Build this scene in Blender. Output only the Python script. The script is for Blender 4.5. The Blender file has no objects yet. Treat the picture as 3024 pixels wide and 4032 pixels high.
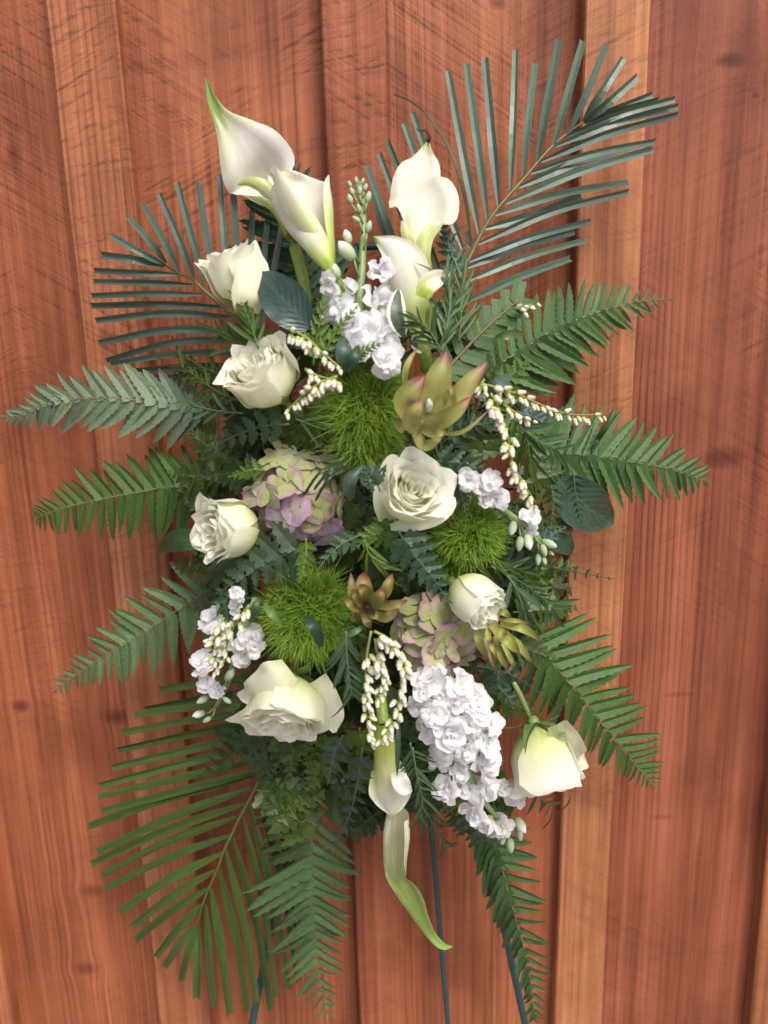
import bpy, math, random
from mathutils import Vector, Matrix
import numpy as np
random.seed(7)
RND = random.Random(11)
R_ = math.radians
scene = bpy.context.scene
COL = scene.collection

# ------------------------------------------------------------------ camera
V = 0.65                                   # tan of the half vertical field
PITCH, ROLL, DIST = R_(13.5), R_(-1.5), 0.95
GROUND = -1.25
cam_pos = Vector((0, -DIST * math.cos(PITCH), DIST * math.sin(PITCH)))
F = Vector((0, math.cos(PITCH), -math.sin(PITCH)))
U0 = Vector((0, math.sin(PITCH), math.cos(PITCH)))
R0 = Vector((1, 0, 0))
Rv = R0 * math.cos(ROLL) + U0 * math.sin(ROLL)
Uv = U0 * math.cos(ROLL) - R0 * math.sin(ROLL)
cd = bpy.data.cameras.new('camera')
cam = bpy.data.objects.new('camera', cd)
COL.objects.link(cam)
cam.matrix_world = Matrix((
    (Rv.x, Uv.x, -F.x, cam_pos.x), (Rv.y, Uv.y, -F.y, cam_pos.y),
    (Rv.z, Uv.z, -F.z, cam_pos.z), (0, 0, 0, 1)))
cd.sensor_fit = 'VERTICAL'
cd.sensor_height = 36
cd.lens = 18 / V
cd.clip_start, cd.clip_end = 0.02, 200
cd.dof.use_dof = True
cd.dof.focus_distance = 0.79
cd.dof.aperture_fstop = 4.8
scene.camera = cam

# ------------------------------------------------------------------ light
SUN_EL, SUN_AZ = R_(52), R_(28)            # azimuth to the right of straight behind the camera
world = bpy.data.worlds.new('World')
scene.world = world
world.use_nodes = True
wn = world.node_tree
bg = wn.nodes['Background']
sky = wn.nodes.new('ShaderNodeTexSky')
sky.sky_type = 'NISHITA'
sky.sun_disc = False
sky.sun_elevation = SUN_EL
sun_dir = Vector((math.sin(SUN_AZ) * math.cos(SUN_EL), -math.cos(SUN_AZ) * math.cos(SUN_EL), math.sin(SUN_EL)))
sky.sun_rotation = math.atan2(sun_dir.x, sun_dir.y)
sky.air_density, sky.dust_density, sky.ozone_density = 0.9, 5.0, 1.0
wn.links.new(sky.outputs[0], bg.inputs[0])
bg.inputs[1].default_value = 0.115
sl = bpy.data.lights.new('sun', 'SUN')
sl.energy = 1.5
sl.angle = R_(24)
sl.color = (1.0, 0.965, 0.92)
sun = bpy.data.objects.new('sun', sl)
COL.objects.link(sun)
sun.rotation_euler = sun_dir.to_track_quat('Z', 'Y').to_euler()
vs = scene.view_settings
vs.view_transform = 'Standard'
vs.look = 'None'
vs.exposure = 0.74
vs.gamma = 1

# ------------------------------------------------------------------ helpers
CROP = {'A': (300, 300, 1200), 'B': (1300, 100, 1400), 'C': (0, 1200, 1200), 'D': (800, 1200, 1200),
        'E': (1700, 1100, 1200), 'F': (200, 2100, 1200), 'G': (1000, 2100, 1000), 'H': (1500, 2100, 1200),
        'I': (300, 2900, 1200), 'J': (1300, 2900, 1200)}
def q(c, x, y):                            # measuring grid of the reference -> its full-size coordinates
    ox, oy, s = CROP[c]
    return (ox + x * s / 1659, oy + y * s / 1659)
def kq(c): return CROP[c][2] / 1659
def ray(x, y):
    return F + Rv * ((x / 3024 - .5) * 1.5 * V) + Uv * ((.5 - y / 4032) * 2 * V)
def P(x, y, d):                            # point seen at (x, y), at distance d in front of the wall
    r = ray(x, y)
    return cam_pos + r * ((-d - cam_pos.y) / r.y)
def mpp(x, y, d):                          # metres per reference pixel there
    return ((-d - cam_pos.y) / ray(x, y).y) * 2 * V / 4032
def dome(x, y):                            # how far the spray stands out from the wall
    rr = ((x - 1480) / 900) ** 2 + ((y - 2180) / 1500) ** 2
    return 0.11 + 0.13 * math.sqrt(max(0, 1 - rr))
def lin(c):
    return tuple(((v / 255) / 12.92 if v / 255 < .04045 else ((v / 255 + .055) / 1.055) ** 2.4) for v in c)
def lerp(a, b, t): return a + (b - a) * t
def cat(pts, n):                           # catmull-rom resample of a list of tuples
    pts = [np.array(p, float) for p in pts]
    if len(pts) == 2:
        return [pts[0] + (pts[1] - pts[0]) * i / n for i in range(n + 1)]
    ext = [2 * pts[0] - pts[1]] + pts + [2 * pts[-1] - pts[-2]]
    m = len(pts) - 1
    out = []
    for i in range(n + 1):
        t = i / n * m
        k = min(int(t), m - 1)
        f = t - k
        a, b, c, e = ext[k:k + 4]
        out.append(.5 * (2 * b + (c - a) * f + (2 * a - 5 * b + 4 * c - e) * f * f + (3 * b - a - 3 * c + e) * f ** 3))
    return out
def new_mesh(name, vs_, fs, mat, uvs=None, smooth=True, mats=None, mi=None):
    me = bpy.data.meshes.new(name)
    me.from_pydata([tuple(v) for v in vs_], [], fs)
    for m in (mats or [mat]): me.materials.append(m)
    if smooth: me.polygons.foreach_set('use_smooth', [True] * len(me.polygons))
    if mi: me.polygons.foreach_set('material_index', mi)
    if uvs:
        ul = me.uv_layers.new(name='UVMap')
        idx = np.empty(len(me.loops), dtype=np.int32)
        me.loops.foreach_get('vertex_index', idx)
        ul.data.foreach_set('uv', np.array(uvs, dtype=np.float32)[idx].ravel())
    me.update()
    return me
def grid(name, rows, mat):
    nv, nu = len(rows), len(rows[0])
    vs_ = [p for r in rows for p in r]
    fs = [(j * nu + i, j * nu + i + 1, (j + 1) * nu + i + 1, (j + 1) * nu + i) for j in range(nv - 1) for i in range(nu - 1)]
    uv = [(j / (nv - 1), i / (nu - 1)) for j in range(nv) for i in range(nu)]
    return new_mesh(name, vs_, fs, mat, uv)
def thing(name, label, cat_, loc, group=None):
    o = bpy.data.objects.new(name, None)
    COL.objects.link(o)
    o.location = loc
    o.empty_display_size = .02
    o['label'], o['category'] = label, cat_
    if group: o['group'] = group
    return o
def part(name, me, parent, M=None, color=None, label=None):
    """M: matrix in world space for a unit mesh; without M the mesh is already in world space"""
    o = bpy.data.objects.new(name, me)
    COL.objects.link(o)
    o.parent = parent
    pm = WM[parent.name] if parent.name in WM else Matrix.Translation(parent.location)
    o.matrix_basis = pm.inverted() @ (M if M is not None else Matrix.Identity(4))
    if M is not None: WM[o.name] = M
    if color is not None: o.color = (*color, 1)
    if label: o['label'] = label
    return o
WM = {}
def jit(c, a=.12, rnd=RND):
    k = 1 + rnd.uniform(-a, a)
    return tuple(max(0, v * k * (1 + rnd.uniform(-a, a) * .35)) for v in c)
def frame(x, z, o, sx=1, sy=None, sz=None):
    """matrix with local X along x, local Z near z"""
    sy = sx if sy is None else sy
    sz = sx if sz is None else sz
    x = x.normalized()
    y = z.cross(x).normalized()
    z = x.cross(y)
    return Matrix(((x.x * sx, y.x * sy, z.x * sz, o.x), (x.y * sx, y.y * sy, z.y * sz, o.y), (x.z * sx, y.z * sy, z.z * sz, o.z), (0, 0, 0, 1)))
def tube(name, pts, rad, mat, n=7):
    pts = [Vector(p) for p in pts]
    vs_, fs, uv = [], [], []
    m = len(pts)
    ref = Vector((.3, -.9, .2))
    for i, p in enumerate(pts):
        t = (pts[min(i + 1, m - 1)] - pts[max(i - 1, 0)]).normalized()
        a = ref.cross(t)
        if a.length < .05: a = Vector((1, 0, 0)).cross(t)
        a.normalize()
        b = t.cross(a)
        r = rad[i] if isinstance(rad, (list, tuple)) else rad
        for k in range(n):
            w = 2 * math.pi * k / n
            vs_.append(p + a * (math.cos(w) * r) + b * (math.sin(w) * r))
            uv.append((i / (m - 1), k / n))
    for i in range(m - 1):
        for k in range(n):
            fs.append((i * n + k, i * n + (k + 1) % n, (i + 1) * n + (k + 1) % n, (i + 1) * n + k))
    fs.append(tuple(range(n))[::-1])
    fs.append(tuple(range((m - 1) * n, m * n)))
    return new_mesh(name, vs_, fs, mat, uv)
def lathe(name, prof, mat, n=8, mats=None, split=None):
    vs_, fs, uv, mi = [], [], [], []
    for i, (z, r) in enumerate(prof):
        for k in range(n):
            w = 2 * math.pi * k / n
            vs_.append((z, r * math.cos(w), r * math.sin(w)))
            uv.append((i / (len(prof) - 1), k / n))
    for i in range(len(prof) - 1):
        for k in range(n):
            fs.append((i * n + k, i * n + (k + 1) % n, (i + 1) * n + (k + 1) % n, (i + 1) * n + k))
            mi.append(0 if split is None or i < split else 1)
    return new_mesh(name, vs_, fs, mat, uv, mats=mats, mi=mi if mats else None)
def leaf_mesh(name, n, w, mat, fold=.25, droop=.1, sickle=0., teeth=None, shift=0., wave=0., ear=0.):
    """unit-length blade along +X, three verts a station; w(t) is the half width"""
    vs_, fs, uv = [], [], []
    for i in range(n + 1):
        t = i / n
        a = w(t)
        tf = teeth[i % len(teeth)] if teeth and 0 < i < n else 1
        sh = shift * (1 if teeth and tf == max(teeth) else 0)
        y0 = sickle * t * t
        z0 = -droop * t * t + wave * math.sin(t * 9)
        up = a * tf * (1 + (ear if i == 1 else 0))
        vs_ += [(t - sh * 0 + sh, y0 + up, z0 + fold * up), (t, y0, z0), (t + sh, y0 - a * tf, z0 + fold * a * tf)]
        uv += [(t, 1), (t, .5), (t, 0)]
    for i in range(n):
        b = i * 3
        fs += [(b + 1, b + 4, b + 3, b), (b + 2, b + 5, b + 4, b + 1)]
    return new_mesh(name, vs_, fs, mat, uv, smooth=False)
def ribbon(name, pts, widths, mat, fold=.4, nrm=None, twist=0):
    pts = [Vector(p) for p in pts]
    vs_, fs, uv = [], [], []
    m = len(pts)
    for i, p in enumerate(pts):
        t = (pts[min(i + 1, m - 1)] - pts[max(i - 1, 0)]).normalized()
        nn = (nrm if nrm else (cam_pos - p)).normalized()
        nn = (nn - t * nn.dot(t)).normalized()
        b = t.cross(nn)
        a = twist * i / (m - 1) if not isinstance(twist, (list, tuple)) else lerp(twist[0], twist[1], i / (m - 1))
        n2 = nn * math.cos(a) + b * math.sin(a)
        b2 = b * math.cos(a) - nn * math.sin(a)
        w = widths[i]
        vs_ += [p + b2 * w + n2 * (fold * w), p, p - b2 * w + n2 * (fold * w)]
        uv += [(i / (m - 1), 1), (i / (m - 1), .5), (i / (m - 1), 0)]
    for i in range(m - 1):
        b = i * 3
        fs += [(b, b + 1, b + 4, b + 3), (b + 1, b + 2, b + 5, b + 4)]
    return new_mesh(name, vs_, fs, mat, uv, smooth=False)
def sweep(name, st, mat, nv=22, nu=13, curl=0., ruf=0., ph=0., thick=0.):
    """st: (x, y, d, half width in px, arc in degrees, roll in degrees): a curved sheet along a spine"""
    rows = []
    s = cat(st, nv)
    ctr = [P(a[0], a[1], a[2]) for a in s]
    for j in range(nv + 1):
        x, y, d, hw, arc, roll = s[j]
        p = ctr[j]
        t = (ctr[min(j + 1, nv)] - ctr[max(j - 1, 0)]).normalized()
        n = (cam_pos - p).normalized()
        n = (n - t * n.dot(t)).normalized()
        b = t.cross(n)
        ro = R_(roll)
        n, b = n * math.cos(ro) + b * math.sin(ro), b * math.cos(ro) - n * math.sin(ro)
        h = max(hw, .3) * mpp(x, y, d)
        sg = 1 if arc >= 0 else -1
        A = max(R_(abs(arc)), .05)
        rad = h / math.sin(min(A, math.pi) / 2)
        row = []
        for i in range(nu):
            u = -1 + 2 * i / (nu - 1)
            f = u * A / 2
            v = p + b * (rad * math.sin(f)) + n * (sg * rad * (1 - math.cos(f)))
            e = max(0, abs(u) - .62) / .38
            if curl: v = v - n * (sg * curl * h * e * e) + b * (math.copysign(1, u) * curl * h * .6 * e * e)
            if ruf: v = v + n * (ruf * h * abs(u) ** 3 * math.sin(j * 1.1 + ph + (2 if u > 0 else 0)))
            row.append(v)
        rows.append(row)
    return grid(name, rows, mat)
def shift(me, off):
    me.transform(Matrix.Translation(-Vector(off)))
    return me

# ------------------------------------------------------------------ materials
def nt(name):
    m = bpy.data.materials.new(name)
    m.use_nodes = True
    t = m.node_tree
    return m, t, t.nodes['Principled BSDF'], t.nodes['Material Output'], t.links
def ramp(t, stops):
    r = t.nodes.new('ShaderNodeValToRGB')
    while len(r.color_ramp.elements) < len(stops): r.color_ramp.elements.new(.5)
    for e, (p, c) in zip(r.color_ramp.elements, stops):
        e.position = p
        e.color = (*c, 1) if len(c) == 3 else c
    return r
def mixc(t, mode='MIX', fac=None):
    n = t.nodes.new('ShaderNodeMix')
    n.data_type = 'RGBA'
    n.blend_type = mode
    if fac is not None: n.inputs[0].default_value = fac
    return n
def mth(t, op, a=None, b=None):
    n = t.nodes.new('ShaderNodeMath')
    n.operation = op
    if a is not None and not hasattr(a, 'links'): n.inputs[0].default_value = a
    elif a is not None: t.links.new(a, n.inputs[0])
    if b is not None and not hasattr(b, 'links'): n.inputs[1].default_value = b
    elif b is not None: t.links.new(b, n.inputs[1])
    return n.outputs[0]
def mat_leaf(name, rough=.42, transl=.18, vein=.35, spots=.12, sheen=0., bump=.15, veins=0., spec=.5, pale_edge=None):
    m, t, bs, out, L = nt(name)
    oi = t.nodes.new('ShaderNodeObjectInfo')
    uv = t.nodes.new('ShaderNodeUVMap')
    sep = t.nodes.new('ShaderNodeSeparateXYZ')
    L.new(uv.outputs[0], sep.inputs[0])
    tc = t.nodes.new('ShaderNodeTexCoord')
    no = t.nodes.new('ShaderNodeTexNoise')
    no.noise_dimensions = '4D'
    no.inputs['Scale'].default_value = 9
    no.inputs['Detail'].default_value = 5
    L.new(uv.outputs[0], no.inputs['Vector'])
    w = mth(t, 'MULTIPLY', oi.outputs['Random'], 40)
    L.new(w, no.inputs['W'])
    rp = ramp(t, [(.3, (.78,) * 3), (.7, (1.22,) * 3)])
    L.new(no.outputs[0], rp.inputs[0])
    mu = mixc(t, 'MULTIPLY', 1)
    L.new(oi.outputs['Color'], mu.inputs[6])
    L.new(rp.outputs[0], mu.inputs[7])
    dv = mth(t, 'ABSOLUTE', mth(t, 'SUBTRACT', sep.outputs[1], .5))
    mid = t.nodes.new('ShaderNodeMapRange')
    L.new(dv, mid.inputs[0])
    mid.inputs[1].default_value, mid.inputs[2].default_value = .0, .07
    mid.inputs[3].default_value, mid.inputs[4].default_value = vein, 0
    mv = mixc(t)
    L.new(mid.outputs[0], mv.inputs[0])
    L.new(mu.outputs[2], mv.inputs[6])
    br = mixc(t, 'MULTIPLY', 1)
    br.inputs[7].default_value = (2.2, 2.0, 1.3, 1)
    L.new(oi.outputs['Color'], br.inputs[6])
    L.new(br.outputs[2], mv.inputs[7])
    col = mv.outputs[2]
    n2 = t.nodes.new('ShaderNodeTexNoise')
    n2.noise_dimensions = '4D'
    n2.inputs['Scale'].default_value = 26
    L.new(uv.outputs[0], n2.inputs['Vector'])
    L.new(w, n2.inputs['W'])
    sp = ramp(t, [(.66, (0, 0, 0)), (.74, (1, 1, 1))])
    L.new(n2.outputs[0], sp.inputs[0])
    ms = mixc(t)
    L.new(mth(t, 'MULTIPLY', sp.outputs[0], spots), ms.inputs[0])
    L.new(col, ms.inputs[6])
    ms.inputs[7].default_value = (.42, .45, .26, 1)
    col = ms.outputs[2]
    if pale_edge:
        eg = t.nodes.new('ShaderNodeMapRange')
        L.new(mth(t, 'ADD', dv, mth(t, 'MULTIPLY', no.outputs[0], .22)), eg.inputs[0])
        eg.inputs[1].default_value, eg.inputs[2].default_value = .42, .45
        me_ = mixc(t)
        L.new(eg.outputs[0], me_.inputs[0])
        L.new(col, me_.inputs[6])
        me_.inputs[7].default_value = (*pale_edge, 1)
        col = me_.outputs[2]
    L.new(col, bs.inputs['Base Color'])
    bs.inputs['Roughness'].default_value = rough
    bs.inputs['Specular IOR Level'].default_value = spec
    bu = t.nodes.new('ShaderNodeBump')
    bu.inputs['Strength'].default_value = bump
    bu.inputs['Distance'].default_value = .002
    h = no.outputs[0]
    if veins:
        wv = t.nodes.new('ShaderNodeTexWave')
        wv.inputs['Scale'].default_value = 2.6
        wv.inputs['Distortion'].default_value = 1.2
        cmb = t.nodes.new('ShaderNodeCombineXYZ')
        L.new(mth(t, 'SUBTRACT', sep.outputs[0], mth(t, 'MULTIPLY', dv, .7)), cmb.inputs[0])
        L.new(cmb.outputs[0], wv.inputs['Vector'])
        h = mth(t, 'ADD', mth(t, 'MULTIPLY', wv.outputs['Fac'], veins), no.outputs[0])
    L.new(h, bu.inputs['Height'])
    L.new(bu.outputs[0], bs.inputs['Normal'])
    tr = t.nodes.new('ShaderNodeBsdfTranslucent')
    tm = mixc(t, 'MULTIPLY', 1)
    L.new(col, tm.inputs[6])
    tm.inputs[7].default_value = (1.5, 1.6, .5, 1)
    L.new(tm.outputs[2], tr.inputs[0])
    mx = t.nodes.new('ShaderNodeMixShader')
    mx.inputs[0].default_value = transl
    L.new(bs.outputs[0], mx.inputs[1])
    L.new(tr.outputs[0], mx.inputs[2])
    L.new(mx.outputs[0], out.inputs[0])
    return m
def mat_petal(name, stops, rough=.5, transl=.25, streak=.12, noise_col=None, across=None, spec=.25, bump=.1, obj=False, tstops=None):
    """colour runs along the petal (u: 0 at its base, 1 at its rim); fine lengthwise veins"""
    m, t, bs, out, L = nt(name)
    uv = t.nodes.new('ShaderNodeUVMap')
    sep = t.nodes.new('ShaderNodeSeparateXYZ')
    L.new(uv.outputs[0], sep.inputs[0])
    oi = t.nodes.new('ShaderNodeObjectInfo')
    w = mth(t, 'MULTIPLY', oi.outputs['Random'], 30)
    mp = t.nodes.new('ShaderNodeMapping')
    mp.inputs['Scale'].default_value = (2, 26, 1)
    L.new(uv.outputs[0], mp.inputs[0])
    no = t.nodes.new('ShaderNodeTexNoise')
    no.noise_dimensions = '4D'
    no.inputs['Scale'].default_value = 1.2
    no.inputs['Detail'].default_value = 3
    L.new(mp.outputs[0], no.inputs['Vector'])
    L.new(w, no.inputs['W'])
    nb = t.nodes.new('ShaderNodeTexNoise')
    nb.noise_dimensions = '4D'
    nb.inputs['Scale'].default_value = 3
    L.new(uv.outputs[0], nb.inputs['Vector'])
    L.new(w, nb.inputs['W'])
    pos = mth(t, 'ADD', sep.outputs[0], mth(t, 'MULTIPLY', mth(t, 'SUBTRACT', nb.outputs[0], .5), .5))
    if across:
        dv = mth(t, 'ABSOLUTE', mth(t, 'SUBTRACT', sep.outputs[1], .5))
        pos = mth(t, 'ADD', pos, mth(t, 'MULTIPLY', mth(t, 'POWER', mth(t, 'MULTIPLY', dv, 2), 3), across))
    rp = ramp(t, stops)
    L.new(pos, rp.inputs[0])
    col = rp.outputs[0]
    st = ramp(t, [(.3, (1 - streak,) * 3), (.7, (1, 1, 1))])
    L.new(no.outputs[0], st.inputs[0])
    mu = mixc(t, 'MULTIPLY', 1)
    L.new(col, mu.inputs[6])
    L.new(st.outputs[0], mu.inputs[7])
    col = mu.outputs[2]
    if obj:
        mo = mixc(t, 'MULTIPLY', 1)
        L.new(col, mo.inputs[6])
        L.new(oi.outputs['Color'], mo.inputs[7])
        col = mo.outputs[2]
    L.new(col, bs.inputs['Base Color'])
    bs.inputs['Roughness'].default_value = rough
    bs.inputs['Specular IOR Level'].default_value = spec
    bu = t.nodes.new('ShaderNodeBump')
    bu.inputs['Strength'].default_value = bump
    bu.inputs['Distance'].default_value = .0015
    L.new(no.outputs[0], bu.inputs['Height'])
    L.new(bu.outputs[0], bs.inputs['Normal'])
    tr = t.nodes.new('ShaderNodeBsdfTranslucent')
    L.new(col, tr.inputs[0])
    mx = t.nodes.new('ShaderNodeMixShader')
    mx.inputs[0].default_value = transl
    L.new(bs.outputs[0], mx.inputs[1])
    L.new(tr.outputs[0], mx.inputs[2])
    L.new(mx.outputs[0], out.inputs[0])
    return m
def mat_plain(name, col, rough=.5, var=.15, scale=60, metal=0, spec=.5):
    m, t, bs, out, L = nt(name)
    tc = t.nodes.new('ShaderNodeTexCoord')
    no = t.nodes.new('ShaderNodeTexNoise')
    no.inputs['Scale'].default_value = scale
    no.inputs['Detail'].default_value = 4
    L.new(tc.outputs['Object'], no.inputs['Vector'])
    rp = ramp(t, [(.3, tuple(c * (1 - var) for c in col)), (.7, tuple(min(1, c * (1 + var)) for c in col))])
    L.new(no.outputs[0], rp.inputs[0])
    L.new(rp.outputs[0], bs.inputs['Base Color'])
    bs.inputs['Roughness'].default_value = rough
    bs.inputs['Metallic'].default_value = metal
    bs.inputs['Specular IOR Level'].default_value = spec
    return m
KNOTS = [(1580, 130, 46, 20, 1), (1560, 990, 70, 34, .8), (1632, 205, 14, 12, .7), (1430, 1765, 50, 12, .45), (45, 1525, 24, 20, .9), (252, 1548, 44, 26, .75),
         (200, 1925, 46, 26, .6), (186, 2092, 42, 26, .6), (1075, 8, 26, 16, .8), (28, 335, 26, 40, .7), (500, 60, 16, 10, .5), (1282, 1130, 16, 10, .6), (560, 470, 30, 14, .35), (1000, 300, 12, 8, .4),
         (1470, 1500, 60, 10, .5), (160, 640, 16, 46, .5), (1180, 1900, 20, 14, .3), (840, 2130, 16, 26, .3)]
def mat_wood():
    m, t, bs, out, L = nt('stained_cedar')
    tc = t.nodes.new('ShaderNodeTexCoord')
    oi = t.nodes.new('ShaderNodeObjectInfo')
    W = mth(t, 'MULTIPLY', oi.outputs['Random'], 57)
    sep = t.nodes.new('ShaderNodeSeparateXYZ')
    L.new(tc.outputs['Object'], sep.inputs[0])
    X, Y, Z = sep.outputs
    warp, kmask = None, None
    for kx, ky, rx, rz, st in KNOTS:             # knots stand at fixed places on the boards and bend the grain round them
        p = P(kx * 3024 / 1659, ky * 3024 / 1659, 0)
        u = mpp(kx * 3024 / 1659, ky * 3024 / 1659, 0) * 3024 / 1659
        dx = mth(t, 'MULTIPLY', mth(t, 'SUBTRACT', X, p.x), 1 / (rx * u))
        dz = mth(t, 'MULTIPLY', mth(t, 'SUBTRACT', Z, p.z), 1 / (rz * u))
        r2 = mth(t, 'ADD', mth(t, 'MULTIPLY', dx, dx), mth(t, 'MULTIPLY', dz, dz))
        kk = mth(t, 'MULTIPLY', mth(t, 'POWER', .3679, mth(t, 'MULTIPLY', r2, 1.6)), st)
        wp = mth(t, 'MULTIPLY', mth(t, 'MULTIPLY', dx, mth(t, 'POWER', .3679, mth(t, 'MULTIPLY', r2, .7))), -.32 * rx * u if st >= .55 and rx < 60 else 0)
        if st < .55 or rx >= 60: wp = None
        warp = warp if wp is None else wp if warp is None else mth(t, 'ADD', warp, wp)
        kmask = kk if kmask is None else mth(t, 'MAXIMUM', kmask, kk)
    X2 = mth(t, 'ADD', X, warp)
    cmb = t.nodes.new('ShaderNodeCombineXYZ')
    L.new(X2, cmb.inputs[0]); L.new(Y, cmb.inputs[1]); L.new(Z, cmb.inputs[2])
    def noise(sx, sz, detail=5, rough=.55, dist=0., rot=0., wadd=0., vec=None):
        mp = t.nodes.new('ShaderNodeMapping')
        mp.inputs['Scale'].default_value = (1, 1, 1)
        mp.inputs['Rotation'].default_value = (0, rot, 0)
        L.new(vec or cmb.outputs[0], mp.inputs[0])
        m2 = t.nodes.new('ShaderNodeMapping')
        m2.inputs['Scale'].default_value = (sx, sx, sz)
        L.new(mp.outputs[0], m2.inputs[0])
        n = t.nodes.new('ShaderNodeTexNoise')
        n.noise_dimensions = '4D'
        n.inputs['Scale'].default_value = 1
        n.inputs['Detail'].default_value = detail
        n.inputs['Roughness'].default_value = rough
        n.inputs['Distortion'].default_value = dist
        L.new(m2.outputs[0], n.inputs['Vector'])
        L.new(mth(t, 'ADD', W, wadd), n.inputs['W'])
        return n.outputs[0]
    def rmp(v, stops):
        rp = ramp(t, stops)
        L.new(v, rp.inputs[0])
        return rp.outputs[0]
    def mul(c, d, f=1.):
        x = mixc(t, 'MULTIPLY', f)
        L.new(c, x.inputs[6]); L.new(d, x.inputs[7])
        return x.outputs[2]
    g3 = lambda v: (v, v, v)
    grain = noise(150, 3.0, 6, .62, .2)
    band = noise(20, .9, 4, .55, .5, 0, 3)
    blot = noise(6.5, 5, 5, .62, .5, 0, 5)
    fine = noise(480, 90, 3, .6, 0, 0, 8)
    low = noise(9, .8, 3, .5, .3, 0, 31)
    ph = mth(t, 'ADD', mth(t, 'MULTIPLY', X2, 760), mth(t, 'MULTIPLY', low, 26))
    ring = mth(t, 'ADD', mth(t, 'MULTIPLY', mth(t, 'SINE', ph), .5), .5)
    ringc = rmp(mth(t, 'ADD', ring, mth(t, 'MULTIPLY', mth(t, 'SUBTRACT', grain, .5), .9)), [(.0, g3(.56)), (.35, g3(.98)), (1, g3(1.06))])
    ringp = rmp(noise(8, 1.6, 3, .5, .4, 0, 41), [(.46, g3(0)), (.66, g3(1))])
    # saw scratches: three leanings, each in patches of its own
    raw = tc.outputs['Object']
    s1 = noise(7, 300, 3, .6, .15, R_(27), 2, raw)
    s2 = noise(6, 280, 3, .6, .15, R_(-33), 6, raw)
    s3 = noise(5, 210, 4, .6, .25, R_(7), 9, raw)
    sv = noise(330, 6, 3, .6, .1, 0, 12, raw)
    q1 = rmp(noise(5, 4, 3, .5, .5, 0, 11), [(.46, g3(0)), (.54, g3(1))])
    q2 = rmp(noise(6, 2.6, 3, .5, .5, 0, 17), [(.46, g3(0)), (.54, g3(1))])
    sa = mixc(t); L.new(q1, sa.inputs[0]); L.new(s1, sa.inputs[6]); L.new(s2, sa.inputs[7])
    sb = mixc(t); L.new(q2, sb.inputs[0]); L.new(s3, sb.inputs[6]); L.new(sv, sb.inputs[7])
    am = rmp(noise(5, 3.5, 4, .6, .4, 0, 23), [(.40, g3(.08)), (.60, g3(1))])
    hi = t.nodes.new('ShaderNodeMapRange')        # the upper half of the boards is rougher from the saw
    L.new(mth(t, 'ADD', Z, mth(t, 'MULTIPLY', blot, .3)), hi.inputs[0])
    hi.inputs[1].default_value, hi.inputs[2].default_value, hi.inputs[3].default_value, hi.inputs[4].default_value = -.05, .45, .35, 1.25
    am = mth(t, 'MINIMUM', mth(t, 'MULTIPLY', mth(t, 'ADD', am, .25), hi.outputs[0]), 1.)
    sm = mth(t, 'ADD', mth(t, 'MULTIPLY', sa.outputs[2], .55), mth(t, 'MULTIPLY', sb.outputs[2], .45))
    sc = rmp(sm, [(.38, g3(.46)), (.48, g3(.98)), (.66, g3(1.16))])
    base = rmp(mth(t, 'ADD', mth(t, 'MULTIPLY', grain, .45), mth(t, 'MULTIPLY', band, .55)), [(.28, (.085, .022, .011)), (.47, (.235, .070, .031)), (.70, (.41, .147, .070))])
    c = mul(base, oi.outputs['Color'])
    c = mul(c, rmp(blot, [(.28, (.62, .55, .56)), (.5, (1, 1, 1)), (.74, (1.22, 1.26, 1.28))]))
    x = mixc(t, 'MULTIPLY'); L.new(ringp, x.inputs[0]); L.new(c, x.inputs[6]); L.new(ringc, x.inputs[7]); c = x.outputs[2]
    x = mixc(t, 'MULTIPLY'); L.new(am, x.inputs[0]); L.new(c, x.inputs[6]); L.new(sc, x.inputs[7]); c = x.outputs[2]
    ck = rmp(noise(90, 2.0, 2, .4, .4, 0, 51), [(.70, g3(1)), (.76, g3(.45))])   # dark checks
    c = mul(c, ck, .8)
    kr = mth(t, 'ADD', kmask, mth(t, 'MULTIPLY', mth(t, 'SUBTRACT', blot, .5), .35))
    kc = rmp(kr, [(.20, (1, 1, 1)), (.55, (.66, .58, .58)), (.9, (.40, .33, .38))])
    c = mul(c, kc)
    L.new(c, bs.inputs['Base Color'])
    bs.inputs['Roughness'].default_value = .55
    bs.inputs['Specular IOR Level'].default_value = .3
    hh = mth(t, 'ADD', mth(t, 'ADD', mth(t, 'MULTIPLY', mth(t, 'MULTIPLY', sm, am), 1.1), mth(t, 'MULTIPLY', grain, 1.1)), mth(t, 'ADD', mth(t, 'MULTIPLY', fine, .35), mth(t, 'MULTIPLY', mth(t, 'MULTIPLY', ring, ringp), .25)))
    bu = t.nodes.new('ShaderNodeBump')
    bu.inputs['Strength'].default_value = .6
    bu.inputs['Distance'].default_value = .0016
    L.new(hh, bu.inputs['Height'])
    L.new(bu.outputs[0], bs.inputs['Normal'])
    return m
WOOD = mat_wood()
FERN = mat_leaf('fern_blade', .5, .15, .22, .10, bump=.25, spec=.28)
LEATHER = mat_leaf('leatherleaf_blade', .30, .12, .3, .03, bump=.35, spec=.36)
PALM = mat_leaf('palm_blade', .38, .12, .1, .03, bump=.1, spec=.5)
NARROW = mat_leaf('narrow_leaf', .4, .12, .35, .03, bump=.1, spec=.35)
BROAD = mat_leaf('broad_leaf', .36, .12, .45, .02, bump=.16, veins=1.2)
VARI = mat_leaf('variegated_leaf', .4, .12, .3, .05, pale_edge=(.75, .76, .6))
STEM = mat_leaf('green_stem', .45, .02, 0, .06)
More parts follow.
